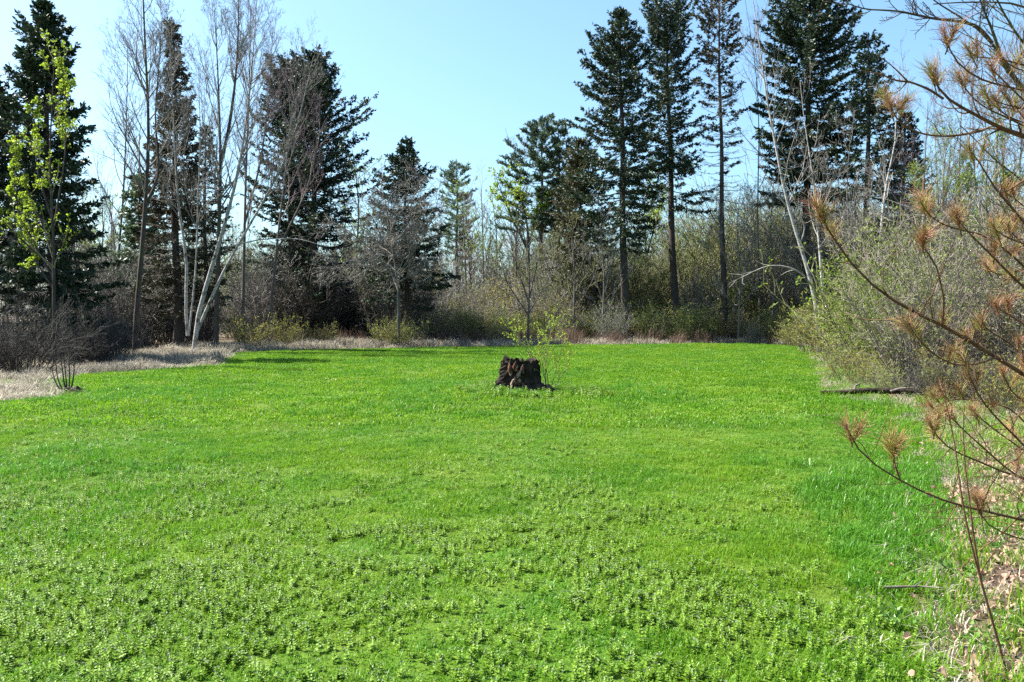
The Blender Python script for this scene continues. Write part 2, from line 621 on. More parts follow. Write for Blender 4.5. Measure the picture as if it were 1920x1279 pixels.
mb = MB()
cs = .2
gx = np.arange(-18.5, 17, cs)
gy = np.arange(-5, 47.5, cs)
X, Y = np.meshgrid(gx, gy)
V = np.stack([X, Y, hgt(X, Y)], -1).reshape(-1, 3)
nx, ny = len(gx), len(gy)
ok = in_lawn(X + cs / 2 + .5 * (vnoise(X, Y, 2.2, 31) - .5), Y + cs / 2 + .5 * (vnoise(X, Y, 2.2, 32) - .5))[:-1, :-1]
I = (np.arange(ny - 1)[:, None] * nx + np.arange(nx - 1)[None])[ok]
mb.add(V, np.stack([I, I + 1, I + nx + 1, I + nx], 1), 0, True)
o = mb.build('lawn', M['lawn'])
tag(o, 'bright green mown clearing with an old stump in the middle', None, kind='structure')


# ------------------------------------------------------------------ scattered stuff (geometry nodes)
def scatter(name, label, P, rot, scl, idx, meshes):
    n = len(P)
    me = bpy.data.meshes.new(name)
    me.vertices.add(n)
    me.vertices.foreach_set('co', np.asarray(P, np.float32).ravel())
    for an, typ, key, dat in (('rot', 'FLOAT_VECTOR', 'vector', rot), ('scl', 'FLOAT_VECTOR', 'vector', scl), ('idx', 'INT', 'value', idx)):
        a = me.attributes.new(an, typ, 'POINT')
        a.data.foreach_set(key, np.ascontiguousarray(dat, np.int32 if typ == 'INT' else np.float32).ravel())
    me.update()
    src = bpy.data.collections.new(name + '_pieces')
    for i, m in enumerate(meshes):
        src.objects.link(bpy.data.objects.new('%s_piece_%02d' % (name, i), m))
    o = obj(name, me)
    tag(o, label, None, kind='stuff')
    ng = bpy.data.node_groups.new(name + '_nodes', 'GeometryNodeTree')
    ng.interface.new_socket('Geometry', in_out='INPUT', socket_type='NodeSocketGeometry')
    ng.interface.new_socket('Geometry', in_out='OUTPUT', socket_type='NodeSocketGeometry')
    gi, go = ng.nodes.new('NodeGroupInput'), ng.nodes.new('NodeGroupOutput')
    ci = ng.nodes.new('GeometryNodeCollectionInfo')
    ci.inputs['Collection'].default_value = src
    ci.inputs['Separate Children'].default_value = True
    ci.inputs['Reset Children'].default_value = True
    ip = ng.nodes.new('GeometryNodeInstanceOnPoints')
    ip.inputs['Pick Instance'].default_value = True
    ng.links.new(gi.outputs[0], ip.inputs['Points'])
    ng.links.new(ci.outputs[0], ip.inputs['Instance'])
    for an, typ, sock in (('idx', 'INT', 'Instance Index'), ('rot', 'FLOAT_VECTOR', 'Rotation'), ('scl', 'FLOAT_VECTOR', 'Scale')):
        na = ng.nodes.new('GeometryNodeInputNamedAttribute')
        na.data_type = typ
        na.inputs['Name'].default_value = an
        ng.links.new(na.outputs['Attribute'], ip.inputs[sock])
    ng.links.new(ip.outputs[0], go.inputs[0])
    md = o.modifiers.new('scatter', 'NODES')
    md.node_group = ng
    return o


def blades(mb, rng, n, rad, h, w, lean=.5, mat=0, flat=0.0):
    a = rng.uniform(0, 2 * math.pi, n)
    r = rad * np.sqrt(rng.uniform(0, 1, n))
    P = np.stack([r * np.cos(a), r * np.sin(a), np.zeros(n)], 1)
    H = rng.uniform(h[0], h[1], n)[:, None]
    b = rng.uniform(0, 2 * math.pi, n)
    d = np.stack([np.cos(b), np.sin(b), np.zeros(n)], 1)
    s = np.stack([-np.sin(b), np.cos(b), np.zeros(n)], 1) * (rng.uniform(w[0], w[1], n)[:, None] / 2)
    ln = (rng.uniform(.1, 1, n) * lean)[:, None]
    up = np.array([[0, 0, 1.0]])
    m = P + (d * ln * .35 + up * (.6 - flat * .4)) * H
    t = P + (d * ln + up * (1 - .35 * ln - flat * .85)) * H
    V = np.stack([P - s, P + s, m + s * .8, m - s * .8, t], 1)
    k = np.arange(n)[:, None] * 5
    mb.add(V, k + np.array([[0, 1, 2, 3]]), mat)
    mb.add(V, k + np.array([[3, 2, 4]]), mat)


def sample_zone(test, x0, x1, y0, y1, dens, rng):
    n = int((x1 - x0) * (y1 - y0) * dens)
    x, y = rng.uniform(x0, x1, n), rng.uniform(y0, y1, n)
    k = test(x, y)
    return x[k], y[k]


def vis(x, y, m=1.0):
    return np.abs(x) < .62 * np.maximum(y, 1.5) + 3.5 + m


rng = np.random.default_rng(11)
near_t, far_t, lush_t = [], [], []
for i in range(4):
    b = MB()
    blades(b, rng, 120, .14, (.018, .045), (.003, .006), 1.3)
    near_t.append(b.mesh('grass_tuft', M['grass']))
    b = MB()
    blades(b, rng, 130, .30, (.02, .06), (.008, .016), 1.1)
    far_t.append(b.mesh('grass_tuft', M['grass']))
    b = MB()
    blades(b, rng, 80, .12, (.05, .14), (.004, .007), 1.2)
    lush_t.append(b.mesh('lush_tuft', M['lush']))


def scatter_xy(name, label, x, y, z, smin, smax, meshes, rng, tilt=.15, zs=1.0):
    n = len(x)
    s = rng.uniform(smin, smax, n)
    rot = np.stack([rng.normal(0, tilt, n), rng.normal(0, tilt, n), rng.uniform(0, 6.283, n)], 1)
    scl = np.stack([s, s, s * zs], 1)
    return scatter(name, label, np.stack([x, y, z], 1), rot, scl, rng.integers(0, len(meshes), n), meshes)


x1, y1 = sample_zone(lambda x, y: in_lawn(x, y) & vis(x, y) & (y < 12.5), -11, 8, 1.5, 12.5, 85, rng)
x2, y2 = sample_zone(lambda x, y: in_lawn(x, y) & vis(x, y, 2) & (y >= 12), -18, 17, 12, 46, 17, rng)
n1, n2 = len(x1), len(x2)
x, y = np.concatenate([x1, x2]), np.concatenate([y1, y2])
s = rng.uniform(.75, 1.25, n1 + n2) * (.9 + .4 * vnoise(x, y, .8, 5))
rot = np.stack([rng.normal(0, .1, n1 + n2), rng.normal(0, .1, n1 + n2), rng.uniform(0, 6.28, n1 + n2)], 1)
idx = np.concatenate([rng.integers(0, 4, n1), rng.integers(4, 8, n2)])
thin = vnoise(x, y, .55, 3) * .3 + vnoise(x, y, 1.4, 4) * .3 + .2 + .08 * (y < 5.4) > .52
s = np.where(thin & (y < 12), s * .6, s)
keep = ((x - STUMP[0]) / .75) ** 2 + ((y - STUMP[1]) / .6) ** 2 > 1
x, y, s, rot, idx = x[keep], y[keep], s[keep], rot[keep], idx[keep]
scatter('lawn_grass', 'short sunlit yellow green grass covering the clearing', np.stack([x, y, hgt(x, y) - .004], 1), rot,
        np.stack([np.ones_like(s), np.ones_like(s), s], 1), idx, near_t + far_t)

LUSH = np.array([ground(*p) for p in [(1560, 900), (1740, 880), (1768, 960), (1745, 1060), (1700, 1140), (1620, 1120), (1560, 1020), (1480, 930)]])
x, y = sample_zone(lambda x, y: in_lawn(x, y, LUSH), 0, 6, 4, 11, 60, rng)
x3, y3 = sample_zone(lambda x, y: in_lawn(x, y) & vis(x, y) & ((x - STUMP[0]) ** 2 + (y - STUMP[1]) ** 2 < 1.6) & ((x - STUMP[0]) ** 2 + (y - STUMP[1]) ** 2 > .12), -2, 3, 15, 20, 30, rng)
x4, y4 = sample_zone(lambda x, y: in_lawn(x, y) & vis(x, y) & (vnoise(x, y, .45, 9) > .78), -11, 8, 2, 20, 14, rng)
x, y = np.concatenate([x, x3, x4]), np.concatenate([y, y3, y4])
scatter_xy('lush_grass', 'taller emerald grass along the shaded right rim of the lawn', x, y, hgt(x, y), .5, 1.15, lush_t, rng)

# herb plants: whorls of small leaves on short stems
herb_t = []
for i in range(5):
    b = MB()
    for q in range(rng.integers(2, 4)):
        c = np.array([rng.uniform(-.035, .035), rng.uniform(-.035, .035), 0])
        H = rng.uniform(.045, .085)
        prisms(b, [c], [c + [0, 0, H]], .0014, .001)
        nl = 4
        for lv in range(nl):
            z = H * (.25 + .75 * lv / (nl - 1))
            m = 4
            an = np.arange(m) * math.pi / 2 + lv * .8 + rng.uniform(0, 1)
            d = np.stack([np.cos(an), np.sin(an), np.full(m, .15 + .22 * lv)], 1) + rng.normal(0, .12, (m, 3))
            L = (.030 - .005 * lv) * rng.uniform(.8, 1.2, m)
            leaves(b, np.tile(c + [0, 0, z], (m, 1)), d, np.tile([0, 0, 1.0], (m, 1)) + rng.normal(0, .2, (m, 3)), L, L * .72, 1 if lv == nl - 1 and i in (1, 3) else 0, .45, .12)
    herb_t.append(b.mesh('herb_plant', [M['herb'], M['herb_tip']]))


def herb_mask(x, y):
    m = vnoise(x, y, .55, 3) * .3 + vnoise(x, y, 1.4, 4) * .3 + vnoise(x, y, 5., 6) * .4
    px = 960 + FPX * x / y
    py = 590 + FPX * CAM_Z / y
    bias = -.115 + .11 * (py > 1080) + .12 * ((px < 520) & (py > 880)) + .16 * ((px > 1080) & (px < 1690) & (py > 1085)) - .10 * ((px > 1150) & (py < 1060)) - .05 * (py < 880)
    return rng.uniform(0, 1, x.shape) < np.clip((m + bias - .33) * 2.4, .03, 1)


x, y = sample_zone(lambda x, y: in_lawn(x, y) & vis(x, y) & herb_mask(x, y), -9, 6, 2.2, 8, 640, rng)
x2, y2 = sample_zone(lambda x, y: in_lawn(x, y) & vis(x, y) & herb_mask(x, y), -12, 8, 8, 16, 260, rng)
x3, y3 = sample_zone(lambda x, y: in_lawn(x, y) & herb_mask(x, y), -14, 10, 16, 30, 70, rng)
d = rng.uniform(0, 6.283, 420)
r = np.sqrt(rng.uniform(.3, 1.9, 420))
x4, y4 = STUMP[0] + .25 + r * np.cos(d) * 1.15, STUMP[1] - .25 + r * np.sin(d) * .9
k = (x4 - STUMP[0]) ** 2 + (y4 - STUMP[1]) ** 2 * 1.3 > .42
x, y = np.concatenate([x, x2, x3]), np.concatenate([y, y2, y3])
scatter_xy('stump_herbs', 'ring of taller leafy herbs left unmown round the stump', x4[k], y4[k], hgt(x4[k], y4[k]), 0.9, 1.9, herb_t, rng, .2)
scatter_xy('ground_herbs', 'low whorled grey green herbs spreading through the lawn', x, y, hgt(x, y), .36, .82, herb_t, rng, .2)

# dead grass: strip along the far edge and flattened drift on the left
dead_t, flat_t, reed_t = [], [], []
for i in range(4):
    b = MB()
    blades(b, rng, 90, .35, (.15, .55), (.010, .022), 1.1)
    dead_t.append(b.mesh('dead_tuft', M['dead']))
    b = MB()
    blades(b, rng, 110, .4, (.25, .8), (.010, .02), 1.1, 0, .9)
    flat_t.append(b.mesh('flat_tuft', M['dead']))
    b = MB()
    blades(b, rng, 60, .4, (.4, 1.2), (.008, .018), .6)
    reed_t.append(b.mesh('weed_tuft', M['reed']))

STRIP = np.array([ground(*p) for p in [(395, 690), (432, 664), (560, 660), (700, 656), (900, 652), (1100, 650), (1300, 647), (1420, 645.5), (1490, 650), (1530, 652)]] +
                 [(18, 52), (9, 54), (0, 52.5), (-8, 50), (-14, 46), (-15, 38), (-14, 30)])
LEFT = np.array([ground(*p) for p in [(-160, 760), (0, 757), (70, 752), (128, 745), (110, 738), (62, 722), (150, 706), (260, 699), (395, 690), (432, 664)]] + [(-16, 36), (-22, 30), (-22, 20)])
x, y = sample_zone(lambda x, y: in_lawn(x, y, STRIP), -18, 19, 26, 56, 4.2, rng)
xl, yl = sample_zone(lambda x, y: in_lawn(x, y, LEFT), -23, -8, 14, 38, 8, rng)
k = rng.uniform(0, 1, len(xl)) < .75
n1, n2 = len(x), len(xl)
P = np.stack([np.concatenate([x, xl]), np.concatenate([y, yl]), np.zeros(n1 + n2)], 1)
idx = np.concatenate([np.where(rng.uniform(0, 1, n1) < .6, rng.integers(0, 4, n1), rng.integers(4, 8, n1)), np.where(k, rng.integers(4, 8, n2), rng.integers(0, 4, n2))])
s = np.concatenate([rng.uniform(.6, 1.25, n1), rng.uniform(.5, .9, n2)])
scatter('dead_grass', 'pale straw coloured dead grass along the lawn edges', P, np.stack([rng.normal(0, .1, n1 + n2), rng.normal(0, .1, n1 + n2), rng.uniform(0, 6.28, n1 + n2)], 1),
        np.stack([s, s, s], 1), idx, dead_t + flat_t)
x, y = sample_zone(lambda x, y: in_lawn(x, y, STRIP) & (y > 43.5 + 2 * vnoise(x, y, .3, 8)) & (vnoise(x, y, .25, 12) > .3), -18, 19, 40, 60, 1.6, rng)
x2, y2 = sample_zone(lambda x, y: (np.abs(x) < 22) & (vnoise(x, y, .3, 13) > .35), -22, 22, 51, 56, 1.6, rng)
x, y = np.concatenate([x, x2]), np.concatenate([y, y2])
scatter_xy('brown_weeds', 'reddish brown dead weed stalks behind the straw strip', x, y, 0 * x, .6, 1.2, reed_t, rng)

# leaf litter with the right hand edge
lit_t = []
for i in range(8):
    b = MB()
    m = 9
    an = np.linspace(0, 2 * math.pi, m, endpoint=False)
    rr = .017 * (1 + .35 * np.cos(an) + rng.uniform(-.18, .18, m))
    V = np.stack([rr * np.cos(an) * 1.25, rr * np.sin(an) * .8, .014 * np.cos(2 * an + rng.uniform(0, 6)) + rng.uniform(0, .010, m)], 1)
    V = np.vstack([V, [0, 0, -.004]])
    b.add(V, [(j, (j + 1) % m, m) for j in range(m)], 0)
    lit_t.append(b.mesh('dry_leaf', M['litter']))


def right_zone(x, y):
    return ~in_lawn(x - .15 * vnoise(x, y, 3, 2), y) & (x > 0) & vis(x, y)


x, y = sample_zone(lambda x, y: right_zone(x, y) & (vnoise(x, y, 1.2, 21) > .25), 1.2, 9, 2.2, 11, 290, rng)
x2, y2 = sample_zone(lambda x, y: right_zone(x, y), 3, 15, 11, 26, 35, rng)
x3, y3 = sample_zone(lambda x, y: in_lawn(x, y) & right_zone(x + .4, y), .5, 6, 2.2, 11, 7, rng)
xa, ya = np.concatenate([x, x2, x3]), np.concatenate([y, y2, y3])
scatter_xy('leaf_litter', 'dry curled tan leaves on the ground under the pine', xa, ya, .012 + rng.uniform(0, .03, len(xa)) + .05 * in_lawn(xa, ya), .6, 1.4, lit_t, rng, .5)
x, y = sample_zone(lambda x, y: right_zone(x, y) & (vnoise(x, y, 1.6, 22) > .34), 1.2, 9, 2.2, 13, 26, rng)
x2, y2 = sample_zone(lambda x, y: right_zone(x, y) & (vnoise(x, y, 1., 23) > .2), 2, 15, 9, 26, 24, rng)
xe, ye = sample_zone(lambda x, y: (edge_d(x, y) < .3) & vis(x, y),   .5, 9, 2.2, 18, 34, rng)
x, y = np.concatenate([x, x2, xe]), np.concatenate([y, y2, ye])
edge_t = []
for i in range(3):
    b = MB()
    blades(b, rng, 34, .13, (.06, .22), (.004, .008), 1.1)
    edge_t.append(b.mesh('edge_tuft', M['grass']))
    b = MB()
    blades(b, rng, 34, .16, (.06, .20), (.003, .007), 1.2, 0, .5)
    edge_t.append(b.mesh('edge_tuft_dry', M['dead']))
xf, yf = sample_zone(lambda x, y: (edge_d(x, y) < 1.3) & ~in_lawn(x, y), 5, 18, 16, 47, 16, rng)
xg, yg = sample_zone(lambda x, y: (edge_d(x, y) < .7), -18, -6, 13, 42, 9, rng)
x, y = np.concatenate([x, xf, xg]), np.concatenate([y, yf, yg])
scatter_xy('edge_grass', 'thin mixed green and dry grass along the ragged lawn margin', x, y, 0 * x, .6, 1.2, edge_t, rng)


# ------------------------------------------------------------------ trees: generators
def spruce_meshes(rng, H, zc, prof_l, prof_r, mats, nb=130, twig=14, f0=.08, droop=(-12, 45), tl=.40, needle=(.12, .21), nw=.066, nper=6, skip=0., lean=0, r_base=None, hang=.25, dead=.0, sag=.22, wide=1.0):
    """returns (trunk mesh, crown mesh). prof_*: [(z, radius)]"""
    pl, pr_ = np.array(sorted(prof_l)), np.array(sorted(prof_r))
    nb = int(nb * 1.22)
    rb = r_base or H * .0135
    tz = np.linspace(0, H * .985, 14)
    axx = lean * (tz / H)
    bend = np.stack([axx + .05 * np.sin(tz * .7), .05 * np.cos(tz * .6) - .05, tz], 1)
    tr = MB()
    rad = rb * (1 - tz / H) ** .8 + .012
    rad[0] *= 1.35
    tube(tr, bend, rad, 9, 0, .04, rng)
    u = np.sort(zc / H + (.985 - zc / H) * rng.uniform(0, 1, nb) ** .78)
    z = u * H
    az = (np.arange(nb) * 2.39996 + rng.uniform(-.5, .5, nb)) % 6.28318
    w = (1 + np.cos(az)) / 2
    L = (np.interp(z, pl[:, 0], pl[:, 1]) * (1 - w) + np.interp(z, pr_[:, 0], pr_[:, 1]) * w) * rng.uniform(.62, 1.2, nb) * (1 + .12 * np.sin(az * 2 + z * 1.7))
    k = rng.uniform(0, 1, nb) > skip
    u, z, az, L = u[k], z[k], az[k], np.maximum(L[k], .12)
    nb = len(u)
    el = np.radians(droop[0] + (droop[1] - droop[0]) * ((z - zc) / (H - zc)) ** 1.4 + rng.uniform(-9, 9, nb))
    L = wide * L / np.maximum(np.cos(el), .6)
    K = 6
    s = np.linspace(0, 1, K)
    hx = np.interp(z, tz, bend[:, 0])
    hy = np.interp(z, tz, bend[:, 1])
    dirh = np.stack([np.cos(az), np.sin(az)], 1)
    curve = -sag * s + sag * 1.25 * s ** 2.2
    C = np.zeros((nb, K, 3))
    C[:, :, 0] = hx[:, None] + dirh[:, :1] * L[:, None] * s * np.cos(el)[:, None]
    C[:, :, 1] = hy[:, None] + dirh[:, 1:] * L[:, None] * s * np.cos(el)[:, None]
    C[:, :, 2] = z[:, None] + L[:, None] * (s * np.sin(el)[:, None] + curve)
    C += rng.normal(0, .03, C.shape) * L[:, None, None] * s[None, :, None]
    CR = (.008 + .010 * L)[:, None] * (1 - .85 * s)[None]
    cr = MB()
    segs(cr, C, CR, 1)
    n = np.maximum((twig * 1.9 * L).astype(int), 5)
    alive = rng.uniform(0, 1, nb) > dead * (1 - (z - zc) / (H - zc)) * 2
    idx = np.repeat(np.arange(nb), n)
    t = f0 + (1 - f0) * rng.uniform(0, 1, len(idx)) ** .8
    x = t * (K - 1)
    i0 = np.minimum(x.astype(int), K - 2)
    f = (x - i0)[:, None]
    p = C[idx, i0] * (1 - f) + C[idx, i0 + 1] * f
    tan = nrm(C[idx, i0 + 1] - C[idx, i0])
    side = nrm(np.cross(tan, [0, 0, 1.0])) * rng.choice([-1, 1], len(idx))[:, None]
    d = nrm(tan * rng.uniform(.4, 1.1, len(idx))[:, None] + side * rng.uniform(.3, 1, len(idx))[:, None] + np.array([0, 0, -hang]) + rng.normal(0, .22, p.shape))
    tlen = tl * (1.15 - .6 * t) * np.minimum(1, .35 + L[idx] * .5) * rng.uniform(.6, 1.3, len(idx))
    e = p + d * tlen[:, None]
    leaves(cr, p, d, rng.standard_normal(p.shape), tlen, .02, 1)
    a = alive[idx]
    p, e, d, tlen = p[a], e[a], d[a], tlen[a]
    j = np.repeat(np.arange(len(p)), nper)
    q = rng.uniform(.05, 1, len(j))[:, None]
    pp = p[j] * (1 - q) + e[j] * q
    dd = nrm(d[j] * .85 + rand_perp(d[j], rng) * rng.uniform(.3, .8, len(j))[:, None])
    leaves(cr, pp, dd, rng.standard_normal(pp.shape), rng.uniform(needle[0], needle[1], len(j)), nw * rng.uniform(.7, 1.4, len(j)), 0)
    # leader tip
    zt = rng.uniform(H - .5, H, 60)
    pp = np.stack([np.interp(zt, tz, bend[:, 0]), np.interp(zt, tz, bend[:, 1]), zt], 1)
    dd = rng.normal(0, .5, pp.shape) + [0, 0, .8]
    leaves(cr, pp, dd, rng.standard_normal(pp.shape), .14, .03, 0)
    return tr.mesh('trunk', mats[1]), cr.mesh('crown', [mats[0], mats[2]])


def conifer(name, label, px, top, Yd, left, right, bottom, mats=('spruce', 'spruce_bark', 'twig_dark'), seed=0, base_px=None, group=None, cat='tree', **kw):
    """place a conifer by its outline; left/right are [(py, halfwidth px)]"""
    rng = np.random.default_rng(seed + 100)
    sc = Yd / FPX
    zf = lambda py: CAM_Z + (590 - py) * sc
    H = zf(top)
    bx = px if base_px is None else base_px
    x = (bx - 960) * sc
    lean = (px - bx) * sc
    tm, cm = spruce_meshes(rng, H, zf(bottom), [(zf(a), b * sc) for a, b in left], [(zf(a), b * sc) for a, b in right],
                           [M[m] for m in mats], lean=lean, **kw)
    t = thing(name, label, cat, (x, Yd, 0), 0, group)
    obj('trunk', tm, t)
    obj('crown', cm, t)
    return t


S = 'tall spruces and firs round the clearing'
conifer('spruce_tree', 'tall dark spruce at the left with a young yellow green tree before it', 92, 8, 30,
        [(8, 3), (60, 22), (78, 48), (130, 48), (170, 58), (250, 70), (330, 80), (420, 95), (560, 110), (650, 105)],
        [(8, 3), (60, 20), (80, 40), (120, 42), (170, 46), (250, 55), (300, 75), (420, 92), (560, 118), (650, 112)], 640, seed=1, base_px=104, nb=230, twig=15, group=S, dead=.3)
conifer('spruce_tree', 'dark spruce cut off by the left border beside the tallest left spruce', -12, 140, 31,
        [(140, 4), (250, 45), (350, 60), (600, 85)], [(140, 5), (180, 22), (230, 40), (350, 62), (600, 85)], 620, seed=2, nb=170, twig=13, group=S, dead=.3)
conifer('spruce_tree', 'narrow brownish spire spruce standing among bare birches', 333, 43, 38.5,
        [(43, 5), (100, 13), (170, 20), (230, 32), (300, 42), (400, 60), (560, 75)], [(43, 5), (100, 13), (170, 20), (230, 32), (300, 45), (400, 60), (560, 75)], 600,
        mats=('spruce_brown', 'spruce_bark', 'twig_brown'), seed=3, nb=230, twig=13, wide=1.1, group=S, dead=.2, droop=(-5, 35), nper=5)
conifer('spruce_tree', 'broad dark spruce with a rounded top, left one of the joined pair', 548, 128, 51,
        [(128, 8), (160, 26), (200, 48), (240, 60), (300, 62), (400, 75), (560, 70)], [(128, 8), (160, 24), (200, 40), (300, 55), (400, 60), (560, 60)], 560, seed=4, nb=230, twig=11, group=S, dead=.25, droop=(-8, 60))
conifer('spruce_tree', 'broad dark spruce with ragged right side, taller one of the joined pair', 592, 106, 50,
        [(106, 6), (160, 28), (200, 45), (300, 60), (560, 60)], [(106, 6), (130, 22), (180, 48), (205, 64), (250, 84), (265, 94), (340, 96), (420, 100), (560, 95)], 560, seed=5, nb=250, twig=11, group=S, dead=.2, droop=(-5, 55))
conifer('spruce_tree', 'shorter pointed spruce behind the tangled grey bare tree', 762, 262, 45.5,
        [(262, 4), (300, 18), (335, 42), (400, 62), (450, 68), (520, 75), (570, 75)], [(262, 4), (300, 16), (340, 42), (400, 58), (450, 70), (520, 82), (570, 75)], 572, seed=6, nb=200, twig=9, group=S, dead=.3, droop=(-10, 40))
conifer('spruce_tree', 'small shaded spruce between the left spruce and the birch clump', 268, 330, 42,
        [(330, 4), (400, 30), (500, 45), (580, 45)], [(330, 4), (400, 30), (500, 45), (580, 45)], 600, seed=7, nb=120, twig=10, group=S, mats=('pine', 'spruce_bark', 'twig_grey'))
conifer('spruce_tree', 'thin dark spruce half hidden behind the white birch trunks', 388, 240, 45,
        [(240, 4), (300, 20), (400, 45), (560, 55)], [(240, 4), (300, 20), (400, 45), (560, 55)], 600, seed=8, nb=110, twig=8, group=S, dead=.3)
conifer('pine_tree', 'slender pale pine alone in the gap near the middle', 857, 302, 72,
        [(302, 6), (330, 26), (360, 36), (440, 36), (540, 30)], [(302, 6), (330, 24), (360, 32), (440, 36), (540, 30)], 500, seed=9, nb=75, twig=9, mats=('pine', 'grey_bark', 'twig_grey'), droop=(5, 30), tl=.55, needle=(.12, .2), nw=.05, skip=.1, nper=10, hang=-.3)
conifer('pine_tree', 'layered white pine with a flat open crown, left of its twin', 1015, 230, 62,
        [(230, 14), (262, 30), (300, 58), (340, 68), (420, 72)], [(230, 14), (262, 26), (300, 40), (340, 45), (420, 60)], 450, seed=10, nb=70, twig=11, f0=.3, mats=('pine', 'grey_bark', 'twig_grey'), droop=(0, 35), tl=.6, needle=(.14, .24), nw=.06, nper=9, hang=-.35)
conifer('pine_tree', 'narrow white pine rising just beside the layered one', 1047, 231, 63,
        [(231, 10), (270, 20), (330, 30), (420, 40)], [(231, 10), (270, 22), (330, 34), (420, 45)], 450, seed=11, nb=55, twig=12, f0=.3, mats=('pine', 'grey_bark', 'twig_grey'), droop=(0, 40), tl=.55, needle=(.14, .24), nw=.06, nper=9, hang=-.35)
conifer('spruce_tree', 'olive brown spruce tucked against the tall open fir', 1088, 262, 54,
        [(262, 5), (320, 26), (380, 42), (450, 52), (540, 50)], [(262, 5), (320, 30), (380, 40), (450, 50), (540, 45)], 560, seed=12, wide=1.15, nb=190, twig=10, group=S, mats=('spruce_olive', 'spruce_bark', 'twig_brown'), dead=.2)
conifer('fir_tree', 'tall open fir with a pointed top and a long bare dark trunk', 1160, 22, 49.5,
        [(22, 4), (60, 18), (95, 36), (120, 44), (180, 66), (195, 84), (250, 62), (300, 84), (330, 98), (400, 80), (470, 60)],
        [(22, 4), (60, 16), (90, 32), (150, 42), (240, 56), (300, 62), (400, 55), (470, 45)], 480, seed=13, base_px=1172, wide=1.18, nb=200, twig=10.5, f0=.1, group=S, droop=(-8, 40), skip=.1, nper=6, sag=.3, r_base=.26)
conifer('fir_tree', 'tall open fir with a blunt rounded top beside the pointed one', 1245, 20, 52,
        [(20, 12), (45, 38), (62, 42), (100, 44), (180, 44), (240, 55), (320, 66), (400, 55)],
        [(20, 12), (45, 38), (62, 42), (100, 44), (180, 44), (240, 52), (320, 68), (400, 55)], 420, seed=14, base_px=1266, wide=1.12, nb=175, twig=10, f0=.14, group=S, droop=(-12, 50), skip=.1, nper=6, sag=.3, r_base=.25)
conifer('larch_tree', 'very thin greyish larch with see-through twigs and straight trunk', 1342, -8, 50,
        [(-8, 8), (20, 40), (60, 48), (100, 36), (150, 42), (250, 46), (350, 50)], [(-8, 8), (20, 38), (60, 50), (100, 38), (150, 40), (250, 46), (350, 50)], 430, seed=15, base_px=1358, nb=170, twig=9, f0=.3, mats=('spruce_brown', 'spruce_bark', 'twig_grey'), droop=(-5, 45), dead=.55, nper=5, sag=.2, tl=.3, r_base=.18)
conifer('fir_tree', 'massive dense dark fir whose top leaves the picture', 1510, -60, 49,
        [(-60, 12), (-10, 45), (30, 62), (65, 80), (90, 86), (140, 80), (200, 88), (300, 88), (370, 70)],
        [(-60, 12), (-10, 45), (30, 75), (65, 85), (90, 90), (140, 85), (200, 92), (300, 90), (370, 80)], 380, seed=16, nb=210, twig=14, f0=.15, group=S, droop=(-10, 40), nper=6, sag=.32, r_base=.3)
conifer('fir_tree', 'thinner fir leaning on the shaded side of the massive dense fir', 1622, 72, 46,
        [(72, 6), (110, 22), (180, 36), (250, 55), (330, 60)], [(72, 6), (110, 26), (180, 38), (250, 55), (330, 62)], 380, seed=17, nb=125, twig=10, f0=.12, group=S, droop=(-5, 45), skip=.12)
conifer('spruce_tree', 'low dark spruce rising over the brush right of the big fir', 1690, 215, 49,
        [(215, 4), (270, 25), (340, 42), (420, 50)], [(215, 4), (270, 25), (340, 40), (420, 48)], 460, seed=18, nb=110, twig=9, group=S)


# ------------------------------------------------------------------ bare deciduous trees
def traced(pts_px, Yd, base, dy=0.0, K=12):
    """polyline of pixels at depth Yd (moving dy deeper along its length) -> local points"""
    n = len(pts_px)
    P = np.array([at(a, b, Yd + dy * i / max(n - 1, 1)) for i, (a, b) in enumerate(pts_px)]) - base
    return resample(P, K)


def bare_crown(mb, rng, stems, n1, n2, n3, mat=0, t0=.3, lf1=(.25, .45), up=.12, ang=(25, 50), rtip=.0045, ref=None, wob=.12, leafmat=None, nleaf=0, leaf=((.05, .08), (.03, .05)), flat=None, k1=6):
    for P, r in stems:
        pp, pr = P[None], r[None]
        A, ar = grow(pp, pr, n1, rng, t0, .98, ang, lf1, .55, up, wob, .55, k1, rtip * 1.6, ref, flat)
        segs(mb, A, ar, mat, 4)
        B, br = grow(A, ar, n2, rng, .2, 1, (25, 55), (.3, .6), .4, up * .8, wob * 1.2, .6, 4, rtip * 1.1)
        segs(mb, B, br, mat)
        last = B
        if n3:
            last, cr = grow(B, br, n3, rng, .2, 1, (25, 60), (.3, .6), .4, up * .6, wob * 1.3, .7, 3, rtip)
            ribbons(mb, last, cr * 1.25, rng, mat)
        if leafmat is not None and nleaf:
            ring_leaves(mb, last, rng, nleaf, leaf[0], leaf[1], leafmat)
            ring_leaves(mb, B, rng, nleaf, leaf[0], leaf[1], leafmat, .5)


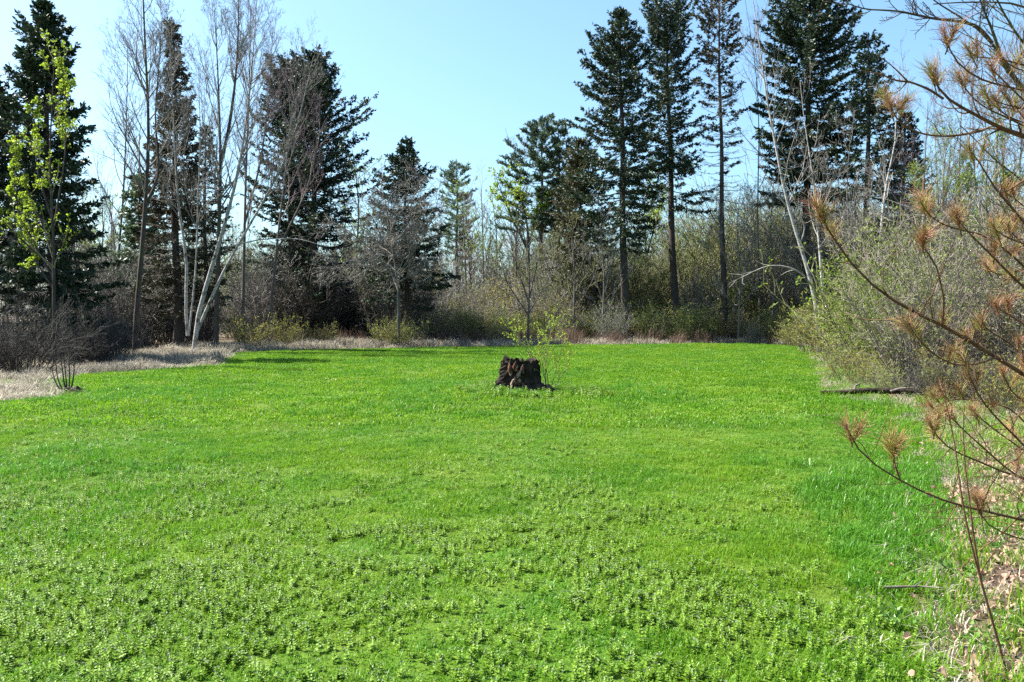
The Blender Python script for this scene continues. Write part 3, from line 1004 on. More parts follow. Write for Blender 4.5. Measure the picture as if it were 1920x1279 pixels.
def bare_tree(name, label, Yd, trunks, radii, bark='grey_bark', twigm='twig_grey', n=(16, 6, 5), seed=0, group=None, t0=.3, leafm=None, nleaf=0, leaf=((.05, .08), (.03, .05)), rtip=.0045, extra=None, dy=0., **kw):
    rng = np.random.default_rng(seed + 500)
    base = at(trunks[0][0][0], trunks[0][0][1], Yd)
    base[2] = 0
    first = np.array([(trunks[0][0][0] - 960) * Yd / FPX, Yd, 0])
    t = thing(name, label, 'tree', first, 0, group)
    stems = []
    for i, (pts, rr) in enumerate(zip(trunks, radii)):
        P = traced(pts, Yd + .25 * i, first, dy * (-1) ** i, 14)
        if pts[0][1] > 555 and i == 0:
            P[0, 2] = min(P[0, 2], -.02)
        r = np.linspace(rr, max(rr * .12, .008), 14)
        m = MB()
        tube(m, P, r, 8, 0, .05, rng)
        m.build('trunk' if i == 0 else 'stem', M[bark], t)
        stems.append((P, r))
    c = MB()
    mats = [M[twigm]]
    if leafm:
        mats.append(M[leafm])
    bare_crown(c, rng, stems, *n, t0=t0, rtip=rtip, leafmat=1 if leafm else None, nleaf=nleaf, leaf=leaf, **kw)
    c.build('crown', mats, t)
    if extra:
        for pts, rr in extra:
            m = MB()
            P = traced(pts, Yd, first, -1.0, 12)
            r = np.linspace(rr, .008, 12)
            tube(m, P, r, 6, 0, .05, rng)
            A, ar = grow(P[None], r[None], 9, rng, .3, 1, (25, 60), (.12, .3), .3, .05, .15, .5, 5, .005)
            segs(m, A, ar, 0)
            m.build('limb', M[bark], t)
    return t


G = 'bare trees round the clearing'
bare_tree('bare_tree', 'tall thin dark bare tree left of the brown spire spruce', 33.5,
          [[(252, 652), (258, 560), (266, 470), (272, 400), (280, 250), (274, 120), (268, 0), (266, -90)], [(275, 380), (300, 330), (290, 220), (300, 100), (305, 20)]], [.12, .06],
          'dark_bark', 'twig_grey', (30, 8, 7), 1, G, rtip=.0035, t0=.36, lf1=(.18, .32), up=.22, ang=(30, 55))
bare_tree('birch_tree', 'clump of leaning white birch trunks with bare crowns', 35,
          [[(362, 640), (368, 600), (400, 490), (428, 400), (452, 300), (468, 180), (478, 60), (482, -10)],
           [(366, 630), (420, 505), (478, 405), (524, 325), (553, 252), (573, 175), (588, 105)],
           [(352, 630), (346, 560), (354, 490), (338, 420), (330, 330), (324, 200), (318, 60)],
           [(354, 630), (368, 500), (371, 380), (376, 260), (372, 120)]], [.105, .075, .075, .045],
          'birch_bark', 'twig_grey', (26, 8, 7), 2, G, t0=.38, rtip=.0035, lf1=(.16, .30), up=.22, extra=[([(420, 465), (490, 448), (560, 447), (612, 463)], .035)])
bare_tree('bare_tree', 'grey forked bare tree between the birches and the dark pair', 37.5,
          [[(405, 640), (408, 520), (411, 420), (414, 300), (411, 200), (407, 100), (402, 20)], [(413, 310), (430, 240), (443, 140), (448, 30), (446, -40)]], [.12, .085],
          'dark_bark', 'twig_grey', (26, 8, 7), 3, G, rtip=.0035, t0=.35, lf1=(.2, .34), up=.25, ang=(20, 45))
bare_tree('bare_tree', 'slim bare tree with lilac grey twigs beside the dark pair', 41, [[(455, 620), (458, 450), (462, 300), (468, 150), (470, 10)], [(459, 420), (490, 300), (505, 180), (512, 60)]], [.09, .06],
          'grey_bark', 'twig_red', (24, 8, 7), 4, G, rtip=.0035, t0=.35, lf1=(.2, .34), up=.25, ang=(20, 45))
bare_tree('bare_tree', 'faint small bare tree in the bright gap right of the left spruce', 43, [[(215, 620), (222, 480), (232, 360), (238, 200), (240, 80)]], [.08],
          'grey_bark', 'twig_grey', (24, 8, 6), 5, G, rtip=.0035, t0=.3, lf1=(.22, .36), up=.2)
bare_tree('bare_tree', 'reddish twiggy bare tree growing up in front of the joined spruce pair', 43.5, [[(505, 610), (520, 450), (535, 330), (548, 200), (560, 110)], [(515, 480), (575, 360), (600, 260), (600, 180)]], [.08, .06],
          'grey_bark', 'twig_red', (20, 8, 6), 6, G, rtip=.0035, t0=.3, lf1=(.2, .34), up=.2)
bare_tree('bare_tree', 'wide tangled grey bare tree before the shorter pointed spruce', 41.5,
          [[(748, 580), (745, 520), (735, 460), (725, 400), (735, 345)], [(745, 530), (700, 470), (650, 430), (610, 410)], [(745, 520), (790, 450), (815, 400), (825, 360)], [(744, 530), (690, 500), (640, 495), (600, 510)],
           [(747, 530), (800, 500), (830, 500)], [(744, 520), (760, 430), (775, 370), (790, 330)], [(744, 520), (705, 420), (675, 370)]], [.075, .06, .06, .05, .045, .05, .05],
          'grey_bark', 'twig_grey', (20, 9, 7), 7, G, t0=.12, lf1=(.3, .55), up=.0, ang=(25, 70), rtip=.006, wob=.2)
bare_tree('bare_tree', 'open young tree with fresh yellow green leaves left of the white pines', 61,
          [[(992, 560), (990, 500), (992, 450), (985, 400), (970, 350)], [(992, 455), (1010, 400), (1020, 370)], [(990, 470), (960, 410), (940, 360), (930, 330)]], [.16, .09, .1],
          'dark_bark', 'twig_olive', (14, 6, 3), 8, G, t0=.3, leafm='fresh', nleaf=3, leaf=((.10, .18), (.07, .11)), up=.1)
bare_tree('bare_tree', 'thin straight bare tree in the gap right of the slender pine', 66, [[(905, 580), (906, 480), (904, 400), (902, 345)]], [.09], 'grey_bark', 'twig_grey', (18, 5, 3), 9, G, t0=.3)
bare_tree('bare_tree', 'pair of thin leafing stems in the gap under the slender pine', 64, [[(875, 580), (872, 480), (868, 400), (866, 370)], [(880, 580), (885, 470), (888, 410)]], [.09, .07], 'dark_bark', 'twig_olive', (16, 5, 3), 10, G, t0=.3,
          leafm='bud', nleaf=2, leaf=((.08, .14), (.06, .09)))
bare_tree('bare_tree', 'yellow green leafing tree glimpsed between the two open firs', 60, [[(1215, 590), (1212, 480), (1208, 400), (1203, 340)], [(1212, 480), (1235, 400), (1240, 350)]], [.12, .08], 'dark_bark', 'twig_olive', (16, 6, 3), 11, G, t0=.3,
          leafm='fresh', nleaf=2, leaf=((.10, .18), (.07, .11)))
bare_tree('bare_tree', 'grey leaning bare tree with a drooping pale crooked limb', 36.5,
          [[(1538, 625), (1527, 545), (1497, 450), (1472, 370), (1456, 280), (1436, 180), (1428, 110), (1412, 0)]], [.10],
          'birch_bark', 'twig_grey', (16, 6, 3), 12, G, t0=.35, lf1=(.16, .28), extra=[([(1527, 545), (1512, 518), (1480, 500), (1440, 496), (1405, 513), (1366, 532)], .045), ([(1500, 455), (1512, 430), (1490, 380), (1470, 300)], .03)], up=.15)
bare_tree('bare_tree', 'upright pale bare stem in front of the massive dense fir', 38, [[(1548, 620), (1534, 430), (1522, 310), (1508, 230), (1500, 150)]], [.08], 'birch_bark', 'twig_grey', (18, 6, 3), 13, G, t0=.3, lf1=(.16, .3), up=.15)
bare_tree('birch_tree', 'crooked thin white birch right of the massive dense fir', 39, [[(1640, 600), (1650, 450), (1660, 350), (1668, 310), (1680, 275), (1684, 235), (1672, 200), (1690, 170), (1698, 120)]], [.085], 'birch_bark', 'twig_grey', (16, 6, 3), 14, G, t0=.45, lf1=(.14, .28), up=.1)
bare_tree('bare_tree', 'thin grey bare tree rising between the larch and the massive fir', 51, [[(1425, 600), (1420, 400), (1424, 230), (1418, 130), (1398, 0), (1385, -60)]], [.05], 'grey_bark', 'twig_red', (22, 6, 3), 15, G, t0=.35, lf1=(.14, .26), up=.2)
for i, (px, top, Yd, tw, lb) in enumerate([(1735, 190, 44, 'twig_red', 'lilac twigged bare tree behind the willow, next to the crooked birch'), (1800, 150, 41, 'twig_grey', 'grey bare tree behind the dying pine boughs'),
                                           (1870, 90, 38, 'twig_red', 'taller lilac bare tree behind the thick pine limb'), (1925, 160, 35, 'twig_grey', 'bare tree at the right border behind the pine'),
                                           (1590, 250, 43, 'twig_grey', 'bushy bare tree under the massive fir'), (1770, 260, 34, 'twig_olive', 'budding olive twigged tree above the willow'), (1850, 270, 30, 'twig_olive', 'budding tree at the right above the willow, half hidden by pine')]):
    x0 = px
    bare_tree('bare_tree', lb, Yd, [[(x0, 640), (x0 + 4, 480), (x0 - 3, 350), (x0 + 5, top)], [(x0 + 3, 500), (x0 + 40, 380), (x0 + 50, top + 50)], [(x0 + 3, 520), (x0 - 40, 400), (x0 - 48, top + 70)]], [.09, .06, .06],
              'grey_bark', tw, (17, 8, 7), 20 + i, G, t0=.25, lf1=(.22, .4), up=.18, rtip=.004, leafm='bud' if tw == 'twig_olive' else None, nleaf=1, leaf=((.05, .09), (.035, .06)))
for i, (px, top, lb) in enumerate([(1385, 345, 'dense grey small tree just right of the larch trunk'), (1448, 320, 'dense grey small tree behind the drooping pale limb'), (1510, 335, 'dense grey small tree below the massive fir, left side'),
                                   (1570, 315, 'dense grey small tree below the massive fir, right side'), (1130, 400, 'grey small tree in the thicket left of the pointed open fir'), (1075, 420, 'olive twigged small tree in the thicket behind the stump'), (990, 450, 'low spreading small tree in the thicket left of the stump shoots')]):
    x0 = px
    bare_tree('bare_tree', lb, 47.5 + i % 3, [[(x0, 620), (x0 + 3, 520), (x0 - 4, 430), (x0 + 4, top)], [(x0 + 2, 560), (x0 + 28, 450), (x0 + 38, top + 25)], [(x0 + 2, 570), (x0 - 30, 470), (x0 - 40, top + 35)], [(x0, 590), (x0 + 40, 520), (x0 + 60, 440)], [(x0, 590), (x0 - 40, 530), (x0 - 62, 450)]], [.07, .05, .05, .04, .04],
              'grey_bark', 'twig_olive' if i > 4 else 'twig_grey', (11, 6, 5), 60 + i, G, t0=.2, lf1=(.25, .45), up=.12, rtip=.0055)
# young leafy tree in front of the left spruce
bare_tree('poplar_tree', 'young sunlit tree with yellow green leaves before the left dark spruce', 25,
          [[(102, 690), (101, 560), (100, 430), (92, 300), (98, 190), (103, 95)], [(100, 460), (60, 380), (35, 310), (20, 265)], [(100, 430), (122, 300), (124, 200), (122, 120)], [(98, 500), (40, 450), (-10, 400), (-40, 330)], [(99, 420), (70, 320), (62, 230), (60, 190)], [(99, 520), (50, 430), (30, 380), (25, 320)], [(99, 540), (60, 480), (50, 440), (48, 400)]],
          [.06, .035, .03, .04, .03, .03, .03], 'spruce_bark', 'twig_olive', (13, 6, 3), 40, G, t0=.24, leafm='fresh', nleaf=3, leaf=((.05, .09), (.045, .07)), lf1=(.14, .26), up=.12)


# ------------------------------------------------------------------ shrubs
def shrub_mesh(rng, H, W, ns, n2=5, n3=4, rt=.004, leafy=0, leaf=((.04, .07), (.025, .045)), arch=.0, up=.06, wob=.13):
    a = rng.uniform(0, 6.283, ns)
    r = W * .22 * np.sqrt(rng.uniform(0, 1, ns))
    P0 = np.stack([r * np.cos(a), r * np.sin(a), np.full(ns, -.02)], 1)
    sp = rng.uniform(.05, 1, ns)[:, None]
    dirv = nrm(np.stack([np.cos(a), np.sin(a), np.zeros(ns)], 1) * (W * .42 * sp) + np.array([0, 0, H * .8]) + rng.normal(0, .12 * H, (ns, 3)))
    L = H * rng.uniform(.55, 1.05, ns)
    K = 7
    pts = [P0]
    d = dirv
    p = P0
    for j in range(K - 1):
        d = nrm(d + np.array([0, 0, up - arch * (j / K)]) + rng.normal(0, wob, (ns, 3)))
        p = p + d * (L / (K - 1))[:, None]
        p[:, 2] = np.maximum(p[:, 2], .03)
        pts.append(p)
    A = np.stack(pts, 1)
    AR = (rt * 1.2 + .0045 * L)[:, None] * np.linspace(1, .35, K)[None]
    mb = MB()
    segs(mb, A, AR, 0, 3)
    B, BR = grow(A, AR, n2, rng, .2, 1, (20, 55), (.2, .42), .3, .05, .15, .7, 5, rt)
    segs(mb, B, BR, 0)
    if n3:
        Cc, CR = grow(B, BR, n3, rng, .2, 1, (25, 60), (.3, .6), .3, .03, .18, .8, 3, rt * .9)
        ribbons(mb, Cc, CR * 1.25, rng, 0)
    else:
        Cc = B
    lf = MB()
    if leafy:
        ring_leaves(lf, Cc, rng, leafy, leaf[0], leaf[1], 0, .1)
    return mb, lf


def shrub_template(seed, twigm, leafm=None, **kw):
    rng = np.random.default_rng(seed + 900)
    a, b = shrub_mesh(rng, leafy=(kw.pop('leafy', 0)), **kw)
    return a.mesh('stems', M[twigm]), (b.mesh('foliage', M[leafm]) if leafm else None)


def place_shrub(tmpl, label, x, y, rz, sc, group, name='bare_shrub'):
    t = thing(name, label, 'shrub', (x, y, 0), rz, group, sc)
    obj('stems' if False else 'stem_cluster', tmpl[0], t)
    if tmpl[1]:
        obj('foliage', tmpl[1], t)
    return t


T_bare = [shrub_template(i, ['twig_grey', 'twig_brown', 'twig_grey', 'twig_grey', 'twig_olive'][i], None, H=3.6, W=3.4, ns=62, n2=7, n3=4, rt=.0055) for i in range(5)]
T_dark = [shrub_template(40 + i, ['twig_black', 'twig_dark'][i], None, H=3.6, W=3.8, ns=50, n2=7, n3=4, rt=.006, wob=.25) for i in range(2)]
T_bud = [shrub_template(10 + i, ['twig_olive', 'twig_grey', 'twig_brown'][i], ['bud', 'bud', 'hazel'][i], H=3.0, W=3.2, ns=54, n2=7, n3=3, rt=.0055, leafy=[2, 1, 2][i], leaf=((.05, .09), (.035, .06))) for i in range(3)]
T_low = [shrub_template(20 + i, ['twig_olive', 'twig_brown'][i], ['hazel', 'fresh'][i], H=1.7, W=2.6, ns=44, n2=6, n3=2, rt=.0045, leafy=2, leaf=((.04, .08), (.03, .05)), arch=.05) for i in range(2)]
rs = np.random.default_rng(31)
LBL_FAR = 'leafless grey brown shrub in the thicket behind the straw strip'
LBL_BUD = 'budding olive green shrub in the thicket behind the straw strip'
# thicket behind the strip
for i in range(90):
    px = rs.uniform(810, 1580)
    Yd = rs.uniform(50, 68)
    k = rs.integers(0, 5)
    bud = rs.uniform() < .5
    place_shrub(T_bud[rs.integers(0, 3)] if bud else T_bare[k], LBL_BUD if bud else LBL_FAR, (px - 960) / FPX * Yd, Yd, rs.uniform(0, 6.28), rs.uniform(.9, 1.5) * (.7 + .5 * (Yd - 50) / 14) * (1.25 if px > 1250 else .75 if px < 930 else 1),
                'budding shrubs of the far thicket' if bud else 'bare shrubs of the far thicket', 'budding_shrub' if bud else 'bare_shrub')
for i in range(58):
    px = rs.uniform(150, 830)
    Yd = rs.uniform(47, 60) if px > 440 else rs.uniform(38, 52)
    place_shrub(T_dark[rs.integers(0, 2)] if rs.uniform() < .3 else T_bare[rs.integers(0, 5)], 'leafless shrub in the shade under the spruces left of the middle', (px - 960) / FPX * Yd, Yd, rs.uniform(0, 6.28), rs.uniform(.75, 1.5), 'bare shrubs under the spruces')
for i in range(26):
    px = -190 + i * 16.5 + rs.uniform(-10, 10)
    Yd = rs.uniform(22.5, 29.5) if px < 62 else rs.uniform(26, 31) if px < 235 else rs.uniform(29, 33)
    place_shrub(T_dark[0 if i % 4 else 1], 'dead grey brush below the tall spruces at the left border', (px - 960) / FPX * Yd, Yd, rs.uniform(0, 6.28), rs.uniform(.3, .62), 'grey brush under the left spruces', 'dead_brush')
T_tall = [shrub_template(50 + i, ['twig_grey', 'twig_dark', 'twig_olive'][i], [None, None, 'bud'][i], H=7.6, W=4.6, ns=34, n2=8, n3=6, rt=.006, leafy=[0, 0, 1][i], leaf=((.06, .10), (.04, .07)), up=.04, wob=.16) for i in range(3)]
for i in range(64):
    px = rs.uniform(1050, 1780) if i < 50 else rs.uniform(150, 830)
    Yd = rs.uniform(54, 64) if px < 1560 else rs.uniform(46, 60)
    Hpx = 455 if px < 1320 else 365
    H = (590 - Hpx - rs.uniform(-30, 45)) / FPX * Yd + CAM_Z
    k = rs.choice([0, 0, 2, 2])
    place_shrub(T_tall[k], ['tall leafless thicket behind the open firs and below the massive fir', 'tall dark leafless thicket in the shade of the firs', 'tall budding thicket behind the open firs'][k] if i < 50 else
                'tall leafless thicket behind the birch clump and the joined spruces', (px - 960) / FPX * Yd, Yd, rs.uniform(0, 6.28), H / 7.6, ['tall grey thicket', 'tall dark thicket', 'tall budding thicket'][k] if i < 50 else 'tall thicket on the left', 'tall_shrub')
# right hand wood edge
for i in range(40):
    px = rs.uniform(1600, 2100)
    Yd = rs.uniform(24, 46)
    bud = rs.uniform() < .72
    place_shrub(T_bud[0 if rs.uniform() < .7 else 1] if bud else T_bare[rs.integers(0, 5)], 'budding tall shrub behind the big willow' if bud else 'leafless tall shrub behind the big willow', (px - 960) / FPX * Yd, Yd, rs.uniform(0, 6.28), rs.uniform(.95, 1.5),
                'budding shrubs behind the willow' if bud else 'bare shrubs behind the willow', 'budding_shrub' if bud else 'bare_shrub')
# the shrubs at the front of the far edge that can be told apart
for px, Yd, k, sc, lb in [(470, 40, 0, 1.0, 'low yellow green shrub by the foot of the birch clump'), (545, 42, 0, 1.0, 'low olive green shrub below the joined dark spruces'), (605, 44, 0, .75, 'small olive shrub below the taller joined spruce'),
                          (768, 44.5, 1, 1.05, 'yellow leafing shrub with tan twigs under the pointed spruce'), (722, 46, 1, .8, 'small bright shrub on the near side of the tan twigged one'),
                          (860, 49, 0, 1.35, 'rounded olive green shrub in the gap near the middle'), (940, 47, 1, .8, 'bright leafing shrub directly behind the stump'), (1045, 47, 1, 1.15, 'taller bright leafing shrub behind the stump shoots'),
                          (1310, 50, 0, 1.5, 'yellow green shrub below the larch'), (1365, 52, 0, 1.2, 'olive shrub between the larch foot and the drooping limb'), (1490, 44, 0, .8, 'small olive shrub at the far right corner of the lawn')]:
    place_shrub(T_low[k], lb, (px - 960) / FPX * Yd, Yd, rs.uniform(0, 6.28), sc, 'leafing shrubs along the far edge', 'leafing_shrub')

for i in range(30):
    px = 815 + i * 24.5 + rs.uniform(-14, 14)
    Yd = rs.uniform(47.5, 52)
    place_shrub(T_bud[rs.integers(0, 3)] if i % 3 else T_low[0], 'budding shrub in the sunlit front row behind the straw strip', (px - 960) / FPX * Yd, Yd, rs.uniform(0, 6.28), rs.uniform(.45, .85) * (1 if i % 3 else 1.6), 'sunlit budding shrubs behind the straw', 'budding_shrub')
for px, Yd, sc, lb in [(752, 41.6, .8, 'low leafing shrub at the foot of the tangled grey tree'), (722, 42.6, .9, 'low leafing shrub just left of the tangled grey tree'), (1500, 45.5, 1.3, 'yellow green shrub hiding the foot of the massive fir'), (1545, 41, 1.4, 'yellow green shrub by the pale stem before the massive fir'), (1465, 47.5, 1.1, 'olive shrub left of the massive fir foot'), (1560, 29, 1.0, 'small yellow green shrub on the lawn rim before the willow corner'), (1530, 37, 1.2, 'small olive shrub on the far right lawn rim'), (1585, 34, 1.5, 'yellow green shrub between the massive fir and the willow')]:
    place_shrub(T_low[0], lb, (px - 960) / FPX * Yd, Yd, rs.uniform(0, 6.28), sc, 'leafing shrubs along the far edge', 'leafing_shrub')

# big willow at the right edge of the lawn
rw = np.random.default_rng(77)
WL = [(1675, 21.0, 2.9, 2.3, 60, 6, 'twig_olive', 'bud', 'yellow green willow bush at the right corner of the lawn'),
      (1735, 18.4, 3.0, 3.0, 95, 2, 'twig_brown', 'bud', 'dense grey brown willow bush over the fallen log'),
      (1830, 20.0, 4.4, 3.8, 70, 2, 'twig_brown', 'bud', 'tall budding willow bush behind the needle tufts'),
      (1940, 17.5, 3.8, 3.6, 60, 3, 'twig_brown', 'bud', 'twiggy bush at the right border behind the pine')]
for px, Yd, H, W, ns, lf, tw, lm, lb in WL:
    a, b = shrub_mesh(rw, H, W, ns, 7, 4, .0035, lf, ((.03, .055), (.016, .03)), .05)
    t = thing('willow_bush', lb, 'bush', ((px - 960) / FPX * Yd, Yd, 0), 0, 'willow bushes on the right')
    a.build('stem_cluster', M[tw], t)
    b.build('foliage', M[lm], t)

for px, Yd, sc, lb in [(1765, 16.3, .22, 'pile of dead grey brush just right of the fallen log'), (1850, 15.6, .26, 'larger pile of dead grey brush at the right border under the pine')]:
    place_shrub(T_dark[0], lb, (px - 960) / FPX * Yd, Yd, rs.uniform(0, 6.28), (sc * 1.8, sc * 1.3, sc), 'dead brush piles by the log', 'dead_brush')
for px, Yd, k, sc, lb in [(1590, 20.5, 0, .6, 'low yellow green shrub at the corner foot of the willow bush'), (1640, 19.0, 0, .5, 'small olive shrub before the yellow green willow bush'), (1665, 17.6, 1, .42, 'small leafing shrub just behind the thin end of the fallen log'),
                          (1780, 16.5, 0, .6, 'low olive shrub under the needle tufts right of the fallen log'), (1880, 14.5, 0, .6, 'low olive shrub at the right border under the pine boughs'), (1600, 26, 1, .9, 'bright leafing shrub behind the yellow green willow bush')]:
    place_shrub(T_low[k], lb, (px - 960) / FPX * Yd, Yd, rs.uniform(0, 6.28), sc, 'low shrubs round the willow bushes', 'leafing_shrub')

# bare trees of the woods behind
T_wood = []
for i in range(5):
    r2 = np.random.default_rng(300 + i)
    z = np.linspace(0, 11, 12)
    P = np.stack([.25 * np.sin(z * .5 + i), .25 * np.cos(z * .4 + i) - .25, z], 1)
    rr = np.linspace(.11, .015, 12)
    m = MB()
    tube(m, P, rr, 6, 0)
    c = MB()
    green = i in (1, 4)
    bare_crown(c, r2, [(P, rr)], 20, 6, 3, 0, .28, (.2, .36), .2, (25, 55), .007, leafmat=1 if green else None, nleaf=1, leaf=((.1, .18), (.06, .1)))
    T_wood.append((m.mesh('trunk', M['grey_bark']), c.mesh('crown', [M[['twig_grey', 'twig_olive', 'twig_red', 'twig_grey', 'twig_olive'][i]], M['bud']]), green))
for i in range(74):
    px = rs.uniform(-150, 2080)
    Yd = rs.uniform(66, 100)
    k = rs.integers(0, 5)
    t = thing('bare_tree', 'pale green leafing tree far back in the woods' if T_wood[k][2] else 'thin grey bare tree far back in the woods', 'tree', ((px - 960) / FPX * Yd, Yd, 0), rs.uniform(0, 6.28),
              'leafing trees far back in the woods' if T_wood[k][2] else 'bare trees far back in the woods', rs.uniform(.75, 1.15))
    obj('trunk', T_wood[k][0], t)
    obj('crown', T_wood[k][1], t)
T_young = []
for i in range(3):
    r2 = np.random.default_rng(700 + i)
    T_young.append(spruce_meshes(r2, 8.5, .5, [(.5, 2.0), (3, 1.8), (6, .9), (8.5, .1)], [(.5, 2.0), (3, 1.7), (6, .9), (8.5, .1)], [M['spruce' if i < 2 else 'pine'], M['spruce_bark'], M['twig_grey']], nb=120, twig=10))
for i in range(46):
    px = rs.uniform(430, 830) if i % 5 < 2 else (rs.uniform(1040, 1750) if i % 5 < 4 else rs.choice([rs.uniform(-250, 330), rs.uniform(1750, 2150)]))
    Yd = rs.uniform(62, 92) if 430 < px < 1560 else rs.uniform(48, 85)
    k = rs.integers(0, 3)
    t = thing('young_spruce', 'young evergreen deep in the woods behind the thicket', 'tree', ((px - 960) / FPX * Yd, Yd, 0), rs.uniform(0, 6.28), 'young evergreens deep in the woods', rs.uniform(.6, 1.05))
    obj('trunk', T_young[k][0], t)
    obj('crown', T_young[k][1], t)
for i in range(26):
    px = rs.uniform(640, 1070) if i < 14 else rs.uniform(140, 420) if i < 21 else rs.uniform(-420, -60)
    Yd = rs.uniform(60, 76) if i < 21 else rs.uniform(34, 55)
    k = rs.integers(0, 5)
    t = thing('bare_tree', 'tree', 'tree', ((px - 960) / FPX * Yd, Yd, 0), rs.uniform(0, 6.28), 'leafing trees far back in the woods' if T_wood[k][2] else 'bare trees far back in the woods', rs.uniform(.9, 1.25) * (.75 if 700 < px < 960 else 1))
    obj('trunk', T_wood[k][0], t)
    obj('crown', T_wood[k][1], t)
# far woods as one mass
fw = MB()
r3 = np.random.default_rng(41)
n = 380
Yd = r3.uniform(102, 135, n)
X = r3.uniform(-95, 95, n)
Hh = r3.uniform(8, 15.5, n)
z = np.linspace(0, 1, 6)
C = np.stack([X[:, None] + .3 * r3.standard_normal((n, 6)), Yd[:, None] + .3 * r3.standard_normal((n, 6)), Hh[:, None] * z[None]], -1)
CR = .11 * (1 - .85 * z)[None] * np.ones((n, 1))
segs(fw, C, CR, 0)
A, ar = grow(C, CR, 12, r3, .15, 1, (25, 60), (.15, .3), .4, .15, .12, .5, 4, .014)
segs(fw, A, ar, 0)
B, br = grow(A, ar, 6, r3, .2, 1, (25, 60), (.3, .6), .4, .1, .15, .6, 3, .010)
ribbons(fw, B, br * 1.2, r3, 0)
ring_leaves(fw, A[r3.uniform(0, 1, len(A)) < .7], r3, 7, (.35, .7), (.2, .36), 1)
o = fw.build('far_woods', [M['twig_grey'], M['pine']])
tag(o, 'hazy mass of distant bare and evergreen woods behind everything', None, kind='stuff')

# ------------------------------------------------------------------ stump
rs = np.random.default_rng(5)
st = thing('tree_stump', 'dark rotten tree stump with a hollow face in the middle of the lawn', 'stump', (STUMP[0], STUMP[1], .10))
mb = MB()
NS, NR = 56, 18
an = np.arange(NS) / NS * 2 * math.pi
htop = .66 + .025 * np.sin(an * 3 + 1) + .022 * rs.standard_normal(NS)
htop[np.abs((an - 2.6 + math.pi) % (2 * math.pi) - math.pi) < .2] += .05
rootdir = [-2.75, -.45, .9, 2.4, 1.6]
Vo, Vi = [], []
for j in range(NR):
    s = j / (NR - 1)
    z = htop * s - .08 * (1 - s)
    fl = (1 - s) ** 2.1
    rr = .345 + .02 * s + .03 * np.sin(an * 7 + 3 * s) + .018 * rs.standard_normal(NS) + fl * .04
    for rd in rootdir:
        dd = (an - rd + math.pi) % (2 * math.pi) - math.pi
        rr = rr + .34 * fl * np.exp(-(dd / .33) ** 2)
    # hollow in the face: pull the front wall inwards
    dd = (an + 1.75 + math.pi) % (2 * math.pi) - math.pi
    hole = np.exp(-(dd / .36) ** 2) * np.clip(1.25 - s * 1.15, 0, 1)
    rr = rr - .17 * hole - .03 * hole * rs.standard_normal(NS)
    Vo.append(np.stack([rr * np.cos(an), rr * np.sin(an) * .9, z], 1))
    ri = np.minimum(rr - .07, .30)
    Vi.append(np.stack([ri * np.cos(an), ri * np.sin(an) * .9, np.minimum(z - .01, .65 * s + .30) if j < NR - 1 else z - .02 - .04 * rs.random(NS)], 1))
V = np.concatenate(Vo + Vi[::-1])
F = []
for j in range(2 * NR - 1):
    for i in range(NS):
        k = (i + 1) % NS
        F.append((j * NS + i, j * NS + k, (j + 1) * NS + k, (j + 1) * NS + i))
mb.add(V, F, 0, False)
mb.build('bark_shell', M['stump'], st)
mb = MB()
ctr = np.array([0, 0, .40])
fl_ = np.concatenate([np.stack([.31 * np.cos(an), .28 * np.sin(an), .42 + .06 * rs.standard_normal(NS)], 1), [ctr]])
mb.add(fl_, [(i, (i + 1) % NS, NS) for i in range(NS)], 0)
mb.build('rotten_core', M['rot'], st)
for i in range(24):        # crumbling pale pieces in the hollow face
    m = MB()
    c = np.array([rs.uniform(-.20, .06), -.36 + rs.uniform(-.02, .05), rs.uniform(.05, .55)])
    d = np.array([rs.uniform(-.5, .5), rs.uniform(-.2, .1), 1]) * rs.uniform(.04, .10)
    tube(m, [c - d, c - d * .3, c + d * .4, c + d], np.array([.012, .03, .026, .008]) * rs.uniform(.7, 1.4), 5, 0, .25, rs)
    m.build('wood_chunk', M['splinter'] if i % 2 else M['rot'], st)
for a, L, r in [(-2.75, .74, .10), (-.45, .80, .10), (.9, .5, .08), (2.4, .5, .08)]:
    m = MB()
    q = np.linspace(.32, 1, 7)
    P = np.stack([np.cos(a + .25 * q) * q * L * 1.05, np.sin(a + .25 * q) * q * L * .9, .24 - .27 * q ** 1.2 + .02 * rs.standard_normal(7)], 1)
    tube(m, P, r * (1.1 - .8 * q), 8, 0, .12, rs)
    m.build('root', M['stump'], st)
m = MB()
pts = np.array([[.52, -.26, -.02], [.55, -.27, .06], [.575, -.26, .13], [.57, -.25, .17]])
tube(m, pts, [.08, .085, .06, .03], 8, 0, .15, rs)
m.build('root_knob', M['rot'], st)

